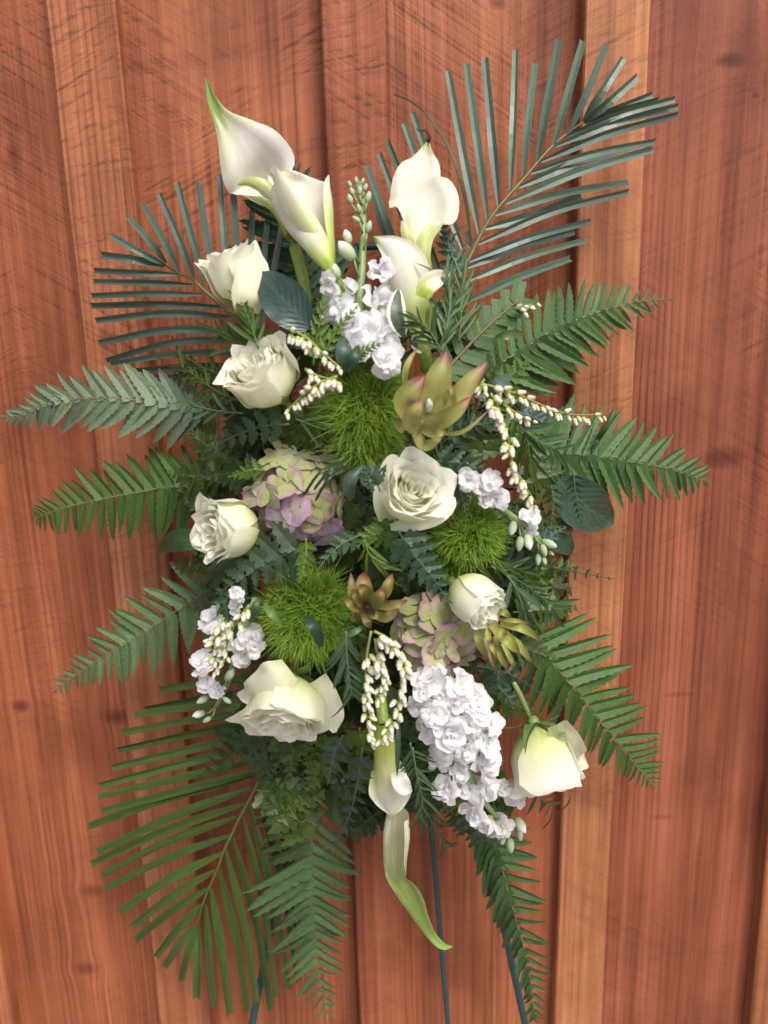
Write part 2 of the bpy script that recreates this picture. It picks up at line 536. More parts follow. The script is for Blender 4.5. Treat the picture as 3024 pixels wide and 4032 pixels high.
BRACT = mat_petal('leucadendron_bract', [(.0, (.66, .62, .32)), (.35, (.37, .37, .11)), (.74, (.25, .265, .06)), (.88, (.25, .15, .06)), (1.0, (.24, .05, .07))], .42, .15, .15, across=.12, spec=.4, obj=True)
ROSE = mat_petal('rose_petal', [(.0, (.50, .64, .20)), (.28, (.77, .81, .40)), (.58, (.875, .885, .68)), (.95, (.905, .905, .79))], .5, .44, .05, spec=.25)
ROSEX = mat_petal('rose_outer_petal', [(.0, (.66, .74, .40)), (.2, (.83, .85, .62)), (.95, (.90, .895, .765))], .5, .40, .07, spec=.25)
CALLA = mat_petal('calla_spathe', [(.0, (.30, .42, .05)), (.12, (.52, .62, .14)), (.34, (.76, .76, .60)), (.80, (.79, .78, .67)), (.94, (.60, .66, .34)), (1.0, (.13, .22, .035))], .42, .28, .06, spec=.35)
CALLAT = mat_petal('calla_streaked_tip', [(.0, (.30, .42, .05)), (.10, (.55, .64, .16)), (.26, (.78, .78, .66)), (.54, (.81, .81, .74)), (.68, (.66, .70, .46)), (.80, (.20, .30, .06)), (1.0, (.11, .21, .03))], .42, .28, .10, spec=.35)
CALLAH = mat_petal('calla_hanging', [(.0, (.36, .48, .06)), (.25, (.55, .64, .14)), (.5, (.80, .82, .48)), (.72, (.86, .86, .78)), (.86, (.82, .84, .60)), (1.0, (.45, .58, .12))], .42, .28, .16, spec=.35)
LIP = mat_petal('calla_striped_lip', [(.0, (.42, .54, .10)), (.5, (.66, .72, .30)), (1., (.78, .79, .55))], .42, .25, .40, spec=.35)
CALLAG = mat_petal('calla_green_tip', [(.0, (.80, .80, .60)), (.25, (.70, .74, .45)), (.45, (.34, .46, .12)), (1.0, (.25, .42, .09))], .42, .25, .35, spec=.35)
STOCK = mat_petal('stock_petal', [(.0, (.62, .68, .40)), (.20, (.92, .92, .91)), (.9, (.92, .915, .94))], .55, .5, .04, spec=.2)
HYD = mat_petal('hydrangea_sepal', [(.05, (.50, .55, .20)), (.45, (.47, .52, .22)), (.75, (.54, .46, .36)), (1.0, (.50, .30, .36))],   .55, .22, .28, across=.16, obj=True, spec=.25)
HYDG = mat_petal('hydrangea_sepal_green', [(.05, (.48, .55, .20)), (.6, (.50, .56, .25)), (.9, (.50, .44, .30))], .55, .22, .28, across=.10, obj=True, spec=.25)
HYDP = mat_petal('hydrangea_sepal_mauve', [(.05, (.55, .58, .36)), (.40, (.62, .52, .54)), (.95, (.58, .36, .55))], .55, .22, .28, across=.10, obj=True, spec=.25)
BELL = mat_petal('bell_white', [(.0, (.74, .80, .45)), (.45, (.76, .78, .60)), (.75, (.78, .73, .63)), (1.0, (.76, .58, .50))], .5, .2, .03)
BUDW = mat_petal('bud_white', [(.0, (.40, .50, .24)), (.45, (.52, .60, .40)), (.7, (.84, .85, .82)), (1., (.86, .85, .88))], .5, .15, .06)
BUDG = mat_petal('bud_green', [(.0, (.28, .40, .16)), (.6, (.40, .50, .34)), (1., (.52, .58, .48))], .55, .1, .1)
CALYX = mat_plain('calyx_green', (.42, .48, .14), .5)
MOSSY = mat_petal('dianthus_bristle', [(.0, (.02, .055, .005)), (.45, (.10, .21, .015)), (1., (.30, .46, .06))], .55, .25, .05, spec=.2)
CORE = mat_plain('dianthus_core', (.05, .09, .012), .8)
CONE = mat_plain('cone_bluegreen', (.45, .52, .38), .5, .25, 300)
FOAM = mat_plain('foam_green', (.03, .055, .025), .9)
STEEL = mat_plain('easel_green_paint', (.012, .055, .060), .35, .1)
DIRT = mat_plain('ground_concrete', (.28, .25, .22), .9, .15, 6)
DRY = mat_plain('dried_tip', (.025, .02, .012), .8)

# ------------------------------------------------------------------ setting: ground and wall
g = bpy.data.objects.new('ground', new_mesh('ground', [(-30, -40, GROUND), (30, -40, GROUND), (30, 10, GROUND), (-30, 10, GROUND)], [(0, 1, 2, 3)], DIRT))
COL.objects.link(g)
g['kind'] = 'structure'
def bevel_board(x0, x1, y0, y1, z0, z1, bev, seed, nz=40):
    """rough-sawn plank: front edges chamfered and slightly wandering"""
    rn = random.Random(seed)
    vs_, fs = [], []
    ph = [rn.uniform(0, 9) for _ in range(4)]
    for i in range(nz + 1):
        z = lerp(z0, z1, i / nz)
        a = .0009 * math.sin(z * 5 + ph[0]) + .0005 * math.sin(z * 23 + ph[1]) + rn.uniform(-.0003, .0003)
        b = .0009 * math.sin(z * 4.3 + ph[2]) + .0005 * math.sin(z * 19 + ph[3]) + rn.uniform(-.0003, .0003)
        vs_ += [(x0 + a, y1, z), (x0 + a, y0 + bev, z), (x0 + a + bev, y0, z), (x1 + b - bev, y0, z), (x1 + b, y0 + bev, z), (x1 + b, y1, z)]
    for i in range(nz):
        for k in range(6):
            k2 = (k + 1) % 6
            fs.append((i * 6 + k, i * 6 + k2, (i + 1) * 6 + k2, (i + 1) * 6 + k))
    fs.append((5, 4, 3, 2, 1, 0))
    fs.append(tuple(nz * 6 + k for k in range(6)))
    return new_mesh('plank', vs_, fs, WOOD, smooth=False)
wall = thing('timber_wall', 'red-brown stained timber wall of upright boards and battens behind the flowers', 'wall', (0, 0, GROUND))
def xat(dx, d=0):                          # wall position of an edge read along the top of the picture
    return P(dx * 3024 / 1659, 0, d).x
BT = .021
bat = [(98, 250), (690, 830), (1265, 1408)]
bx = [(xat(a, BT), xat(b, BT)) for a, b in bat]
pitch = (bx[2][0] - bx[0][0]) / 2
wd = bx[0][1] - bx[0][0]
bx = [(bx[0][0] - pitch * k, bx[0][0] - pitch * k + wd) for k in (3, 2, 1)] + bx + [(bx[2][0] + pitch * k, bx[2][0] + pitch * k + wd * .95) for k in (1, 2, 3)]
tb = [(1.0, 1.05, 1.05), (1.02, 1.0, 1.0), (1.32, 1.42, 1.35), (1.25, 1.36, 1.32), (1.08, 1.04, 1.04), (1.5, 1.9, 1.85), (1.4, 1.7, 1.65), (1, 1, 1), (1, 1, 1)]
to = [(1, 1, 1), (1, 1, 1), (1.1, 1.05, 1.0), (1.08, 1.05, 1.0), (1.15, 1.15, 1.1), (.88, .80, .86), (.95, .95, .95), (1, 1, 1)]
for i, (a, b) in enumerate(bx):
    part('batten', bevel_board(a, b, -BT, -.0005, GROUND + .08, 1.6, .002, 20 + i), wall, color=tb[i])
    if i < len(bx) - 1:
        part('board', bevel_board((a + b) / 2 + .003, (bx[i + 1][0] + bx[i + 1][1]) / 2 - .003, 0, .02, GROUND + .08, 1.6, .001, 50 + i, 24), wall, color=to[i])
WM.clear()

# ------------------------------------------------------------------ leaf blades shared by many pieces
def w_fern(t): return .130 * min(1, .55 + t * 8) * max(0, 1 - t ** 2.2) ** .75 + .002
FP = [leaf_mesh('fern_leaflet', 16, w_fern, FERN, .42, dr, sk, (1, .80), .012, 0, .5) for dr, sk in ((.08, .05), (.16, .10), (.02, .13), (.22, .07))]
FPM = [leaf_mesh('fern_leaflet', 16, w_fern, FERN, .42, dr, -sk, (1, .80), .012) for dr, sk in ((.08, .05), (.16, .10), (.02, .13), (.22, .07))]
def w_cut(t): return .26 * min(1, .7 + t * 4)
FCUT = [leaf_mesh('cut_leaflet', 10, w_cut, FERN, .12, dr, 0, (1, .93), .01) for dr in (.05, .15)]
def w_lea(t): return .33 * min(1, .25 + t * 5) * max(0, 1 - t) ** .62 + .004
LP = [leaf_mesh('leatherleaf_leaflet', 16, w_lea, LEATHER, .32, dr, sk, (1, .88, .62, .94), .045, wv) for dr, sk, wv in ((.10, .03, .01), (.25, .08, .015), (0, -.05, .012), (.18, -.08, .02))]
def w_nar(t): return .062 * math.sin(math.pi * min(1, t * .93 + .07)) ** .6 + .001
NP = [leaf_mesh('narrow_leaf', 7, w_nar, NARROW, .3, dr, sk) for dr, sk in ((.05, .05), (.2, -.08), (.3, .1), (-.1, -.03), (.12, .15))]

def rib(pts, ds, n):
    """rachis in reference pixels with distances -> 3D samples"""
    pp = [(x, y, d) for (x, y), d in zip(pts, ds)]
    return [P(*a) for a in cat(pp, n)], [tuple(a) for a in cat(pp, n)]
def frond(name, label, cat_, c, pts, dd, n, Lu, Ll, prof, meshes, color, au=58, al=58, wscale=1., tilt=.35, stem_r=.0016, group=None, leafname='leaflet', seed=0, stem_col=None, skip=0., both=True, tipboost=.0, meshes_m=None, droop=0.):
    """a pinnate frond: rachis and, either side of it, leaflets; Lu / Ll are leaflet lengths in crop pixels on the side
    left of / right of the growing direction"""
    rn = random.Random(seed * 77 + len(label))
    pq = [q(c, *p) for p in pts]
    if not isinstance(dd, (list, tuple)): dd = (dd, dd)
    ds = [lerp(dd[0], dd[1], i / (len(pq) - 1)) for i in range(len(pq))]
    C3, px = rib(pq, ds, 60)
    root = thing(name, label, cat_, C3[0], group)
    me = tube('stem', C3[::3], [lerp(stem_r, stem_r * .3, i / 20) for i in range(21)], STEM, 6)
    part('stem', me, root, color=stem_col or tuple(v * 1.5 for v in color))
    k = kq(c)
    for i in range(n):
        t0 = (i + .6) / (n + .3)
        t = t0 ** .92
        if t < skip: continue
        f = t * 60
        i0 = min(int(f), 59)
        p = C3[i0].lerp(C3[i0 + 1], f - i0)
        tan = (C3[min(i0 + 2, 60)] - C3[max(i0 - 1, 0)]).normalized()
        x, y, d = px[i0]
        nrm = (cam_pos - p).normalized()
        nrm = (nrm - tan * nrm.dot(tan)).normalized()
        side = nrm.cross(tan)                               # left of growth as seen by the camera
        m = mpp(x, y, d) * k
        for s, L0, ang in ((1, Lu, au), (-1, Ll, al)):
            if L0 <= 0: continue
            a = R_(lerp(ang, ang * .62, t ** 1.5) + rn.uniform(-1, 1) * (16 if leafname == 'leaf' else 5))
            L = L0 * m * prof(t) * rn.uniform(.62 if leafname == 'leaf' else .86, 1.1)
            if L < .002: continue
            dr = tan * math.cos(a) + side * (s * math.sin(a)) - nrm * rn.uniform(-.05, .22) + Vector((0, 0, -droop))
            nn = nrm + side * (rn.uniform(-tilt, tilt)) + tan * rn.uniform(-tilt, tilt) * .6
            ms = meshes if (s == 1 or meshes_m is None) else meshes_m
            W = wscale * rn.uniform(.9, 1.1)
            me = ms[rn.randrange(len(ms))]
            # curl toward the tip of the frond: mirrored blades on the other side
            part(leafname, me, root, frame(dr, nn, p + dr.normalized() * 0.0, L, L * W, L), jit(color, .16, rn))
    return root
def prof_fern(t): return min(1, .75 + t * 1.2) * max(.05, (1 - t ** 1.6)) ** .8
def prof_tri(t): return max(.1, 1 - t) ** .75 * min(1, .8 + t)

# ------------------------------------------------------------------ easel and foam
er = thing('wire_easel', 'thin dark green metal easel whose legs show below the flowers', 'easel', (0, -.08, GROUND))
def leg(p0, p1, d, rad, tz):
    a, b = P(*p0, d), P(*p1, d)
    dr = (b - a) / (b.z - a.z)
    top = a + dr * (tz - a.z)
    bot = a + dr * (GROUND - a.z)
    part('leg', tube('leg', [top.lerp(bot, i / 12) for i in range(13)], rad, STEEL, 10), er)
    return top, bot
l1 = leg((1107, 3450), (994, 4028), .055, .0048, .30)
l2 = leg((1908, 3305), (2067, 4028), .055, .0048, .30)
l3 = leg((1680, 3045), (1763, 4028), .030, .0034, .30)
part('crossbar', tube('crossbar', [l1[0].lerp(l2[0], i / 4) for i in range(5)], .004, STEEL, 8), er)
fm = thing('foam_block', 'dark green wet foam block hidden behind the flowers and holding their stems', 'floral foam', P(1480, 2200, .05))
fx, fz = .075, .20
rows = []
for j in range(9):
    row = []
    for i in range(17):
        a = 2 * math.pi * i / 16
        s = [0.02, .8, .97, 1, 1, .98, .92, .7, .02][j]
        yy = [.0, .0, .004, .02, .04, .055, .065, .072, .074][j]
        ca, sa = math.cos(a), math.sin(a)
        ca = math.copysign(abs(ca) ** .5, ca); sa = math.copysign(abs(sa) ** .5, sa)
        row.append(fm.location + Vector((ca * fx * s, .015 - yy, sa * fz * s)))
    rows.append(row)
part('foam', grid('foam', rows, FOAM), fm)

# ------------------------------------------------------------------ palm fronds: every leaflet read off one by one
def palm(label, c, rach, dd, lefts, color, width, sag=.0, seed=0, wmul=1.06, fold=.62, dtip=.1, group='trimmed palm fronds fanned round the edge', tw=.5):
    rn = random.Random(seed)
    pq = [q(c, *p) for p in rach]
    ds = [lerp(dd[0], dd[1], i / (len(pq) - 1)) for i in range(len(pq))]
    C3, px = rib(pq, ds, 40)
    root = thing('palm_frond', label, 'palm frond', C3[0], group)
    part('stem', tube('stem', C3[::2], [lerp(.0022, .0009, i / 20) for i in range(21)], STEM, 6), root, color=(.13, .15, .045))
    k = kq(c)
    arr = np.array([a[:2] for a in px])
    for (bx_, by_, tx, ty, *o) in lefts:
        b, e = q(c, bx_, by_), q(c, tx, ty)
        j = int(np.argmin(((arr - np.array(b)) ** 2).sum(1)))
        db = px[j][2]
        de = dtip + rn.uniform(-.012, .012)
        cv = o[0] if o else rn.uniform(-4, 4) + sag
        mx, my = (b[0] + e[0]) / 2, (b[1] + e[1]) / 2
        ln = math.hypot(e[0] - b[0], e[1] - b[1])
        nx, ny = (e[1] - b[1]) / ln, -(e[0] - b[0]) / ln
        mid = (mx + nx * cv, my + ny * cv, lerp(db, de, .5) + .012)
        pts = [P(*a) for a in cat([(*b, db), mid, (*e, de)], 10)]
        w = width * wmul * k * mpp(*b, db) * .5 * rn.uniform(.9, 1.08)
        ws = [w * min(1, .35 + 2.6 * i / 10) * (1 - .18 * (i / 10) ** 2) for i in range(11)]
        me = ribbon('leaflet', pts, ws, PALM, fold * rn.uniform(.7, 1.25), None, (rn.uniform(-tw, tw) * .4, rn.uniform(-tw, tw)))
        part('leaflet', me, root, color=jit(color, .14, rn))
    return root
palm('tall grey-green palm frond reaching to the upper right corner', 'B',
     [(330, 1480), (480, 1330), (610, 1160), (740, 910), (900, 720), (1040, 560), (1180, 450)], (.17, .085),
     [(695, 975, 550, 215), (735, 915, 635, 180), (785, 840, 722, 155), (840, 770, 868, 115), (900, 700, 955, 180),
      (965, 635, 1065, 70), (1040, 570, 1180, 75), (1105, 515, 1288, 90), (1180, 450, 1365, 155), (1185, 450, 1430, 240),
      (625, 1065, 385, 410), (590, 1150, 345, 460), (540, 1220, 270, 540), (480, 1290, 230, 600), (420, 1370, 170, 655), (370, 1430, 200, 790),
      (1185, 455, 1500, 325), (1190, 458, 1530, 345), (1110, 515, 1605, 345, 14), (1050, 565, 1622, 378, 16), (985, 635, 1622, 415, 18),
      (935, 690, 1515, 540, 14), (880, 755, 1425, 565, 14), (820, 830, 1505, 580, 16), (770, 885, 1390, 735, 18),
      (720, 950, 1170, 800, -10), (690, 1020, 1390, 775, 24), (650, 1100, 1215, 915, 14), (640, 1130, 1140, 960, 14), (620, 1200, 1185, 1005, 14), (640, 1290, 1118, 1092, 10),
      (655, 1045, 640, 960)],
     (.085, .135, .100), 36, dtip=.075, seed=1)
bw = thing('arching_leaf_blade', 'single thin dark blade arching high over the upper right calla', 'leaf', P(*q('B', 655, 1045), .12))
pp = [P(*q('B', x, y), d) for x, y, d in ((655, 1045, .13), (635, 880, .13), (600, 720, .13), (545, 570, .125), (460, 435, .12), (375, 360, .11), (295, 325, .10))]
pp = [Vector(v) for v in cat(pp, 18)]
part('blade', ribbon('blade', pp, [.0026 * min(1, .4 + i / 6) * (1.15 - i / 24) for i in range(19)], PALM, .9, None, (.9, 1.1)), bw, color=(.035, .055, .015))
palm('grey-green palm fan spreading left beside the topmost rose', 'A',
     [(980, 1420), (850, 1300), (690, 1160), (640, 1110), (555, 1070), (485, 1030)], (.16, .085),
     [(485, 1030, 195, 870), (490, 1015, 280, 770), (560, 1065, 360, 695), (645, 1110, 455, 645), (700, 1130, 552, 580), (770, 1190, 660, 580),
      (830, 1240, 783, 545), (900, 1300, 850, 545), (480, 1035, 140, 968), (555, 1080, 100, 1055), (635, 1135, 95, 1122), (690, 1190, 85, 1195, -6),
      (790, 1255, 85, 1248, -8), (840, 1310, 108, 1330, -20), (900, 1395, 125, 1450, -30), (930, 1440, 165, 1545, -34), (950, 1510, 190, 1572, -20),
      (990, 1590, 330, 1605, -14), (1000, 1620, 380, 1660, -14), (940, 1350, 960, 640), (985, 1390, 1050, 700), (1010, 1410, 1130, 760)],
     (.066, .110, .082), 38, dtip=.08, seed=2)
palm('large glossy palm fan drooping at the lower left', 'I',
     [(1170, -160), (1080, 80), (990, 250), (940, 350), (890, 440), (840, 545), (800, 630), (770, 720), (725, 820), (690, 910), (660, 1020), (650, 1050)], (.15, .085),
     [(1120, -120, 225, 70), (1090, -40, 200, 165), (1060, 30, 130, 262), (1040, 110, 125, 330), (1010, 180, 145, 405), (975, 210, 70, 490, -12), (955, 280, 118, 630, -16),
      (915, 365, 85, 690, -16), (870, 440, 140, 758, -16), (835, 538, 165, 825, -14), (795, 635, 235, 955, -14), (755, 730, 305, 1030, -12), (725, 822, 325, 1105, -12),
      (690, 912, 430, 1195, -8), (655, 1022, 480, 1250, -6), (655, 1030, 570, 1325, -4), (1150, -330, 457, -256, -8), (1150, -260, 377, -151, -8), (1140, -200, 322, -116, -8), (1130, -160, 247, -21, -8),
      (660, 1035, 660, 1420), (705, 915, 750, 1470), (735, 825, 830, 1510), (778, 720, 930, 1490, 12), (815, 615, 980, 1445, 14), (850, 550, 1055, 1485, 18), (905, 435, 1085, 1420, 18),
      (940, 365, 1155, 1370, 18), (990, 310, 1205, 1330, 20), (1040, 200, 1240, 1210, 20), (1070, 150, 1185, 1130, 10), (1100, 100, 1165, 1000, 10)],
     (.060, .108, .022), 37, dtip=.075, seed=3, wmul=1.28, fold=.7)

# ------------------------------------------------------------------ sword ferns
GF = 'sword fern fronds round the edge'
SILVER, MID, GREY, FRESH = (.155, .215, .135), (.052, .108, .022), (.105, .170, .075), (.068, .135, .046)
def sword(label, c, pts, dd, n, lu, ll, col, au=58, al=58, ws=1.0, seed=0, skip=0., droop=0.):
    return frond('fern_frond', label, 'fern', c, pts, dd, n, lu * 1.42, ll * 1.42, prof_fern, FPM, col, au, al, ws, .3, .0015, GF, seed=seed, stem_col=(.16, .14, .05), skip=skip, meshes_m=FP, droop=droop)
sword('silvery sword fern pointing left, highest of the ferns on the left edge', 'C', [(1130, 590), (980, 565), (780, 525), (560, 510), (360, 522), (230, 550), (100, 600), (5, 615)], (.14, .085), 22, 245, 215, SILVER, 55, 50, 1.15, 1)
sword('mid green sword fern pointing left just above the lone dark leaf', 'C', [(1180, 985), (1080, 985), (900, 995), (700, 1030), (500, 1070), (330, 1110), (230, 1150), (170, 1160)], (.14, .085), 25, 235, 225, MID, 78, 62, .95, 2)
sword('grey-green sword fern sloping down left above the lower palm fan', 'F', [(1000, 245), (930, 280), (750, 380), (550, 510), (390, 610), (230, 710), (110, 790), (10, 870)], (.14, .085), 24, 245, 215, GREY, 62, 66, 1.0, 3)
sword('long sword fern hanging straight down beside the lower palm fan', 'I', [(1305, 240), (1285, 500), (1280, 750), (1285, 950), (1300, 1150), (1330, 1380), (1390, 1560)], (.15, .12), 24, 300, 350, (.075, .135, .052), 62, 64, .68, 4, droop=.22)
sword('narrow sword fern hanging at the bottom right in front of an easel leg', 'J', [(840, 430), (880, 540), (930, 700), (990, 920), (1050, 1130), (1090, 1330), (1110, 1500), (1105, 1545)], (.13, .10), 26, 220, 260, (.055, .115, .040), 60, 32, .82, 5, droop=.1)
sword('broad sword fern sweeping down to the right beyond the hanging rose', 'H', [(740, 500), (820, 590), (960, 740), (1090, 900), (1220, 1060), (1340, 1210), (1430, 1310), (1495, 1395)], (.13, .085), 24, 320, 270, (.058, .125, .032), 66, 52, .76, 6)
sword('sword fern pointing up right, topmost of the ferns on the right edge', 'E', [(250, 545), (330, 490), (480, 390), (640, 290), (790, 220), (950, 165), (1130, 120), (1330, 105)], (.15, .085), 25, 240, 290, FRESH, 66, 62, .82, 7)
sword('nibbled sword fern pointing right over the rounded green leaf', 'E', [(520, 985), (600, 970), (760, 960), (920, 970), (1100, 995), (1290, 1030), (1420, 1075), (1515, 1110)], (.15, .085), 24, 290, 290, FRESH, 62, 62, .9, 8)
sword('dark upright sword fern standing behind the two upper left callas', 'A', [(1270, 1320), (1250, 1220), (1180, 950), (1120, 700), (1060, 480), (1030, 330)], (.12, .075), 24, 300, 290, (.028, .062, .030), 66, 62, .95, 9)
frond('fern_frond', 'fern frond with leaflets snipped square, beside the large pink-tipped bracts', 'fern', 'E', [(40, 540), (110, 460), (250, 310), (380, 190), (490, 100)], (.245, .205), 8, 135, 150,
      lambda t: .85 + .15 * t, FCUT, (.062, .118, .042), 62, 62, 1.05, .2, .0022, GF, seed=10, stem_col=(.12, .09, .045))

# ------------------------------------------------------------------ leatherleaf
GL = 'leatherleaf fern pieces among the flowers'
DK, BLUE, GRN = (.028, .058, .010), (.055, .095, .050), (.068, .130, .015)
def leather(label, c, pts, off, n, lu, ll, col, au=52, al=52, ws=1., seed=0, group=GL, prof=prof_tri, tilt=.4):
    x, y = q(c, *pts[0]); x2, y2 = q(c, *pts[-1])
    return frond('leatherleaf_frond', label, 'fern', c, pts, (dome(x, y) + off, dome(x2, y2) + off + .01), n, lu, ll, prof, LP, col, au, al, ws, tilt, .0011, group, seed=seed)
leather('large blue-green leatherleaf below the left rose whose heart faces left', 'D', [(560, 1310), (380, 1390), (220, 1480), (60, 1580)], .03, 7, 235, 270, BLUE, 60, 58, 1.05, 1)
leather('glossy leatherleaf drooping under the round ruffled rose', 'D', [(470, 650), (330, 660), (200, 700), (80, 760), (-20, 830)], .015, 8, 145, 155, (.035, .08, .032), 60, 55, 1.1, 2)
leather('upright green leatherleaf tip between the rose leaf and white stock', 'D', [(600, 330), (620, 170), (650, 20), (672, -80)], .035, 8, 120, 120, GRN, 42, 42, .9, 3)
leather('green leatherleaf tip laid across the upper white stock', 'D', [(640, 330), (690, 200), (770, 90), (845, 0)], .05, 8, 100, 100, GRN, 42, 42, .9, 4)
leather('short leatherleaf tip crossing the lower blooms of the upper stock', 'D', [(800, 310), (850, 270), (920, 230), (1000, 205)], .055, 7, 75, 75, GRN, 45, 45, .9, 5)
leather('glossy dark leatherleaf hanging over the lower hydrangea', 'D', [(1060, 1230), (1160, 1380), (1260, 1500), (1350, 1650)], .05, 8, 190, 190, (.03, .066, .034), 58, 52, 1., 6)
leather('leatherleaf spreading right below the pink-tipped bracts', 'D', [(1250, 850), (1380, 860), (1490, 890), (1600, 930)], .03, 7, 155, 155, (.022, .054, .018), 55, 55, 1.05, 7)
leather('dark leatherleaf reaching right under the big bracts', 'D', [(1320, 740), (1430, 670), (1520, 650), (1610, 640)], .02, 7, 145, 145, (.022, .054, .018), 55, 55, 1.05, 8)
leather('dark leatherleaf fan pointing right beside the small budded stock', 'H', [(640, 130), (820, 165), (1050, 210), (1275, 250)], .0, 10, 150, 170, (.022, .05, .022), 48, 48, .85, 9)
leather('dark leatherleaf with long tapering pinnae at the lower left over the palm', 'F', [(1200, 980), (1080, 1120), (950, 1240), (800, 1350)], .01, 8, 190, 380, (.022, .056, .014), 55, 42, .6, 10)
leather('leatherleaf hanging below the lower left rose', 'G', [(240, 1330), (250, 1430), (240, 1530), (230, 1640)], .02, 7, 130, 130, DK, 55, 55, 1.1, 11)
leather('blue-green leatherleaf hanging left of the bottom calla', 'G', [(580, 1320), (530, 1420), (500, 1530), (480, 1650)], .015, 7, 140, 140, (.032, .06, .04), 55, 55, 1.1, 12)
leather('long dark leatherleaf trailing over the hanging sword fern', 'I', [(1560, 60), (1530, 250), (1490, 420), (1420, 560), (1330, 690)], .035, 11, 130, 130, (.024, .05, .03), 52, 52, 1., 13)
leather('dark leatherleaf behind the stem of the hanging rose', 'H', [(520, 720), (680, 760), (820, 840), (970, 970)], .0, 9, 150, 150, (.022, .05, .022), 55, 55, .95, 14)
leather('small leatherleaf tip standing right of the upper callas', 'B', [(620, 1180), (570, 1080), (545, 990), (535, 890)], -.01, 8, 120, 120, (.035, .07, .04), 50, 50, 1., 15)
leather('dark leatherleaf left of the upper hydrangea', 'C', [(1420, 930), (1300, 920), (1180, 930), (1040, 960)], .0, 8, 160, 150, DK, 55, 55, 1., 16)
leather('bright leatherleaf bits left of the upper hydrangea edge', 'D', [(330, 900), (260, 900), (200, 920), (130, 940)], .02, 6, 90, 90, GRN, 50, 50, 1.1, 17)
leather('leatherleaf tuft between the hydrangea and the central rose', 'D', [(960, 1010), (940, 960), (910, 920), (870, 880)], .035, 6, 140, 140, (.06, .115, .06), 52, 52, 1.1, 18)
leather('bright leatherleaf under the central rose', 'D', [(1060, 1210), (990, 1240), (900, 1260), (830, 1330)], .03, 7, 140, 140, GRN, 55, 55, 1.1, 19)
leather('leatherleaf piece below the upper hydrangea', 'D', [(860, 1250), (760, 1300), (680, 1370), (610, 1460)], .03, 7, 100, 110, (.06, .11, .05), 52, 52, 1.1, 20)
leather('leatherleaf hanging between bristly green ball and blue-green fern', 'D', [(560, 1270), (560, 1370), (540, 1450), (520, 1520)], .035, 7, 100, 100, GRN, 52, 52, 1.1, 21)
leather('blue-green leatherleaf behind the bell sprays on the right', 'E', [(460, 720), (530, 745), (590, 770), (660, 800)], .01, 6, 120, 120, (.055, .09, .085), 58, 58, 1.2, 22)
leather('leatherleaf hanging in front of the rounded green leaf', 'E', [(770, 1050), (780, 1150), (800, 1260), (830, 1370)], .03, 9, 75, 75, (.03, .065, .04), 55, 55, .9, 23)
leather('leatherleaf hanging left of the rounded green leaf', 'E', [(650, 1120), (660, 1220), (650, 1320), (640, 1400)], .03, 8, 85, 85, DK, 55, 55, .9, 24)
leather('leatherleaf pointing right under the small stock buds', 'E', [(520, 1440), (600, 1420), (670, 1380), (735, 1345)], .01, 7, 110, 110, (.045, .085, .065), 50, 50, 1., 25)
leather('leatherleaf in front of the central rose edge at right', 'D', [(1390, 940), (1400, 1020), (1420, 1100), (1440, 1180)], .03, 7, 90, 90, DK, 50, 50, 1., 26)
leather('leatherleaf falling beside the white stock at the bottom', 'H', [(640, 750), (640, 830), (700, 900), (720, 960)], .02, 6, 110, 110, (.04, .08, .05), 55, 55, 1., 27)
leather('dark leatherleaf left of the left white stock', 'F', [(1000, 300), (950, 370), (960, 440), (965, 490)], .03, 6, 100, 100, (.035, .08, .025), 52, 52, 1., 28)
rn = random.Random(5)
WHERE = ['beside the lowest leaflets of the upper left palm fan', 'just above the base of the silvery fern', 'just under the base of the silvery fern', 'between the silvery fern and the mid green fern', 'left of the upper hydrangea at the mid green fern base', 'above the lone smooth dark leaf', 'left of the rose whose heart faces left', 'below the rose whose heart faces left', 'left of the pinkish bells at the left stock', 'left of the wide lower left rose', 'under the left tip of the wide lower left rose', 'below the wide lower left rose, over the palm stem', 'at the head of the long hanging fern', 'right of the head of the long hanging fern', 'left of the bottom calla tube', 'low behind the bottom calla lip', 'just over the rear easel leg', 'behind the bottom calla tube under the bell sprays', 'right of the bottom calla tube', 'left of the big white stock tip', 'between the big white stock and the hanging rose stem', 'at the base of the fern beyond the hanging rose', 'right of the yellow-green bracts', 'below the dark leatherleaf fan on the right', 'under the rounded dull green leaf', 'under the base of the nibbled fern', 'right of the slender bell spray start', 'beneath the topmost right fern base', 'right of the lower calla tube', 'right of the upright calla stem', 'behind the rolled upper left calla stem', 'behind the topmost rose base']
EDGE = [(770, 1500, 2.9), (740, 1640, 3.3), (820, 1760, 2.8), (760, 1880, 3.2), (830, 2000, 3.0), (900, 2080, 3.4), (790, 2230, 3.0), (900, 2350, 2.8), (880, 2560, 3.5), (960, 2750, 3.9), (1040, 2830, 3.7), (1130, 2930, 4.2),
        (1260, 3020, 4.5), (1420, 3000, 4.8), (1560, 3040, 5.0), (1640, 3100, 4.9), (1760, 3120, 5.1), (1690, 2900, 4.6), (1730, 3010, 5.2), (1850, 2880, 5.5), (2000, 2760, 5.7), (2080, 2560, 5.9), (2160, 2400, 6.1), (2150, 2240, .1), (2170, 2080, .0), (2150, 1880, .1), (2060, 1700, .3),
        (2000, 1500, .5), (1880, 1330, .9), (1780, 1250, 1.2), (1180, 1250, 1.9), (1000, 1380, 2.4)]
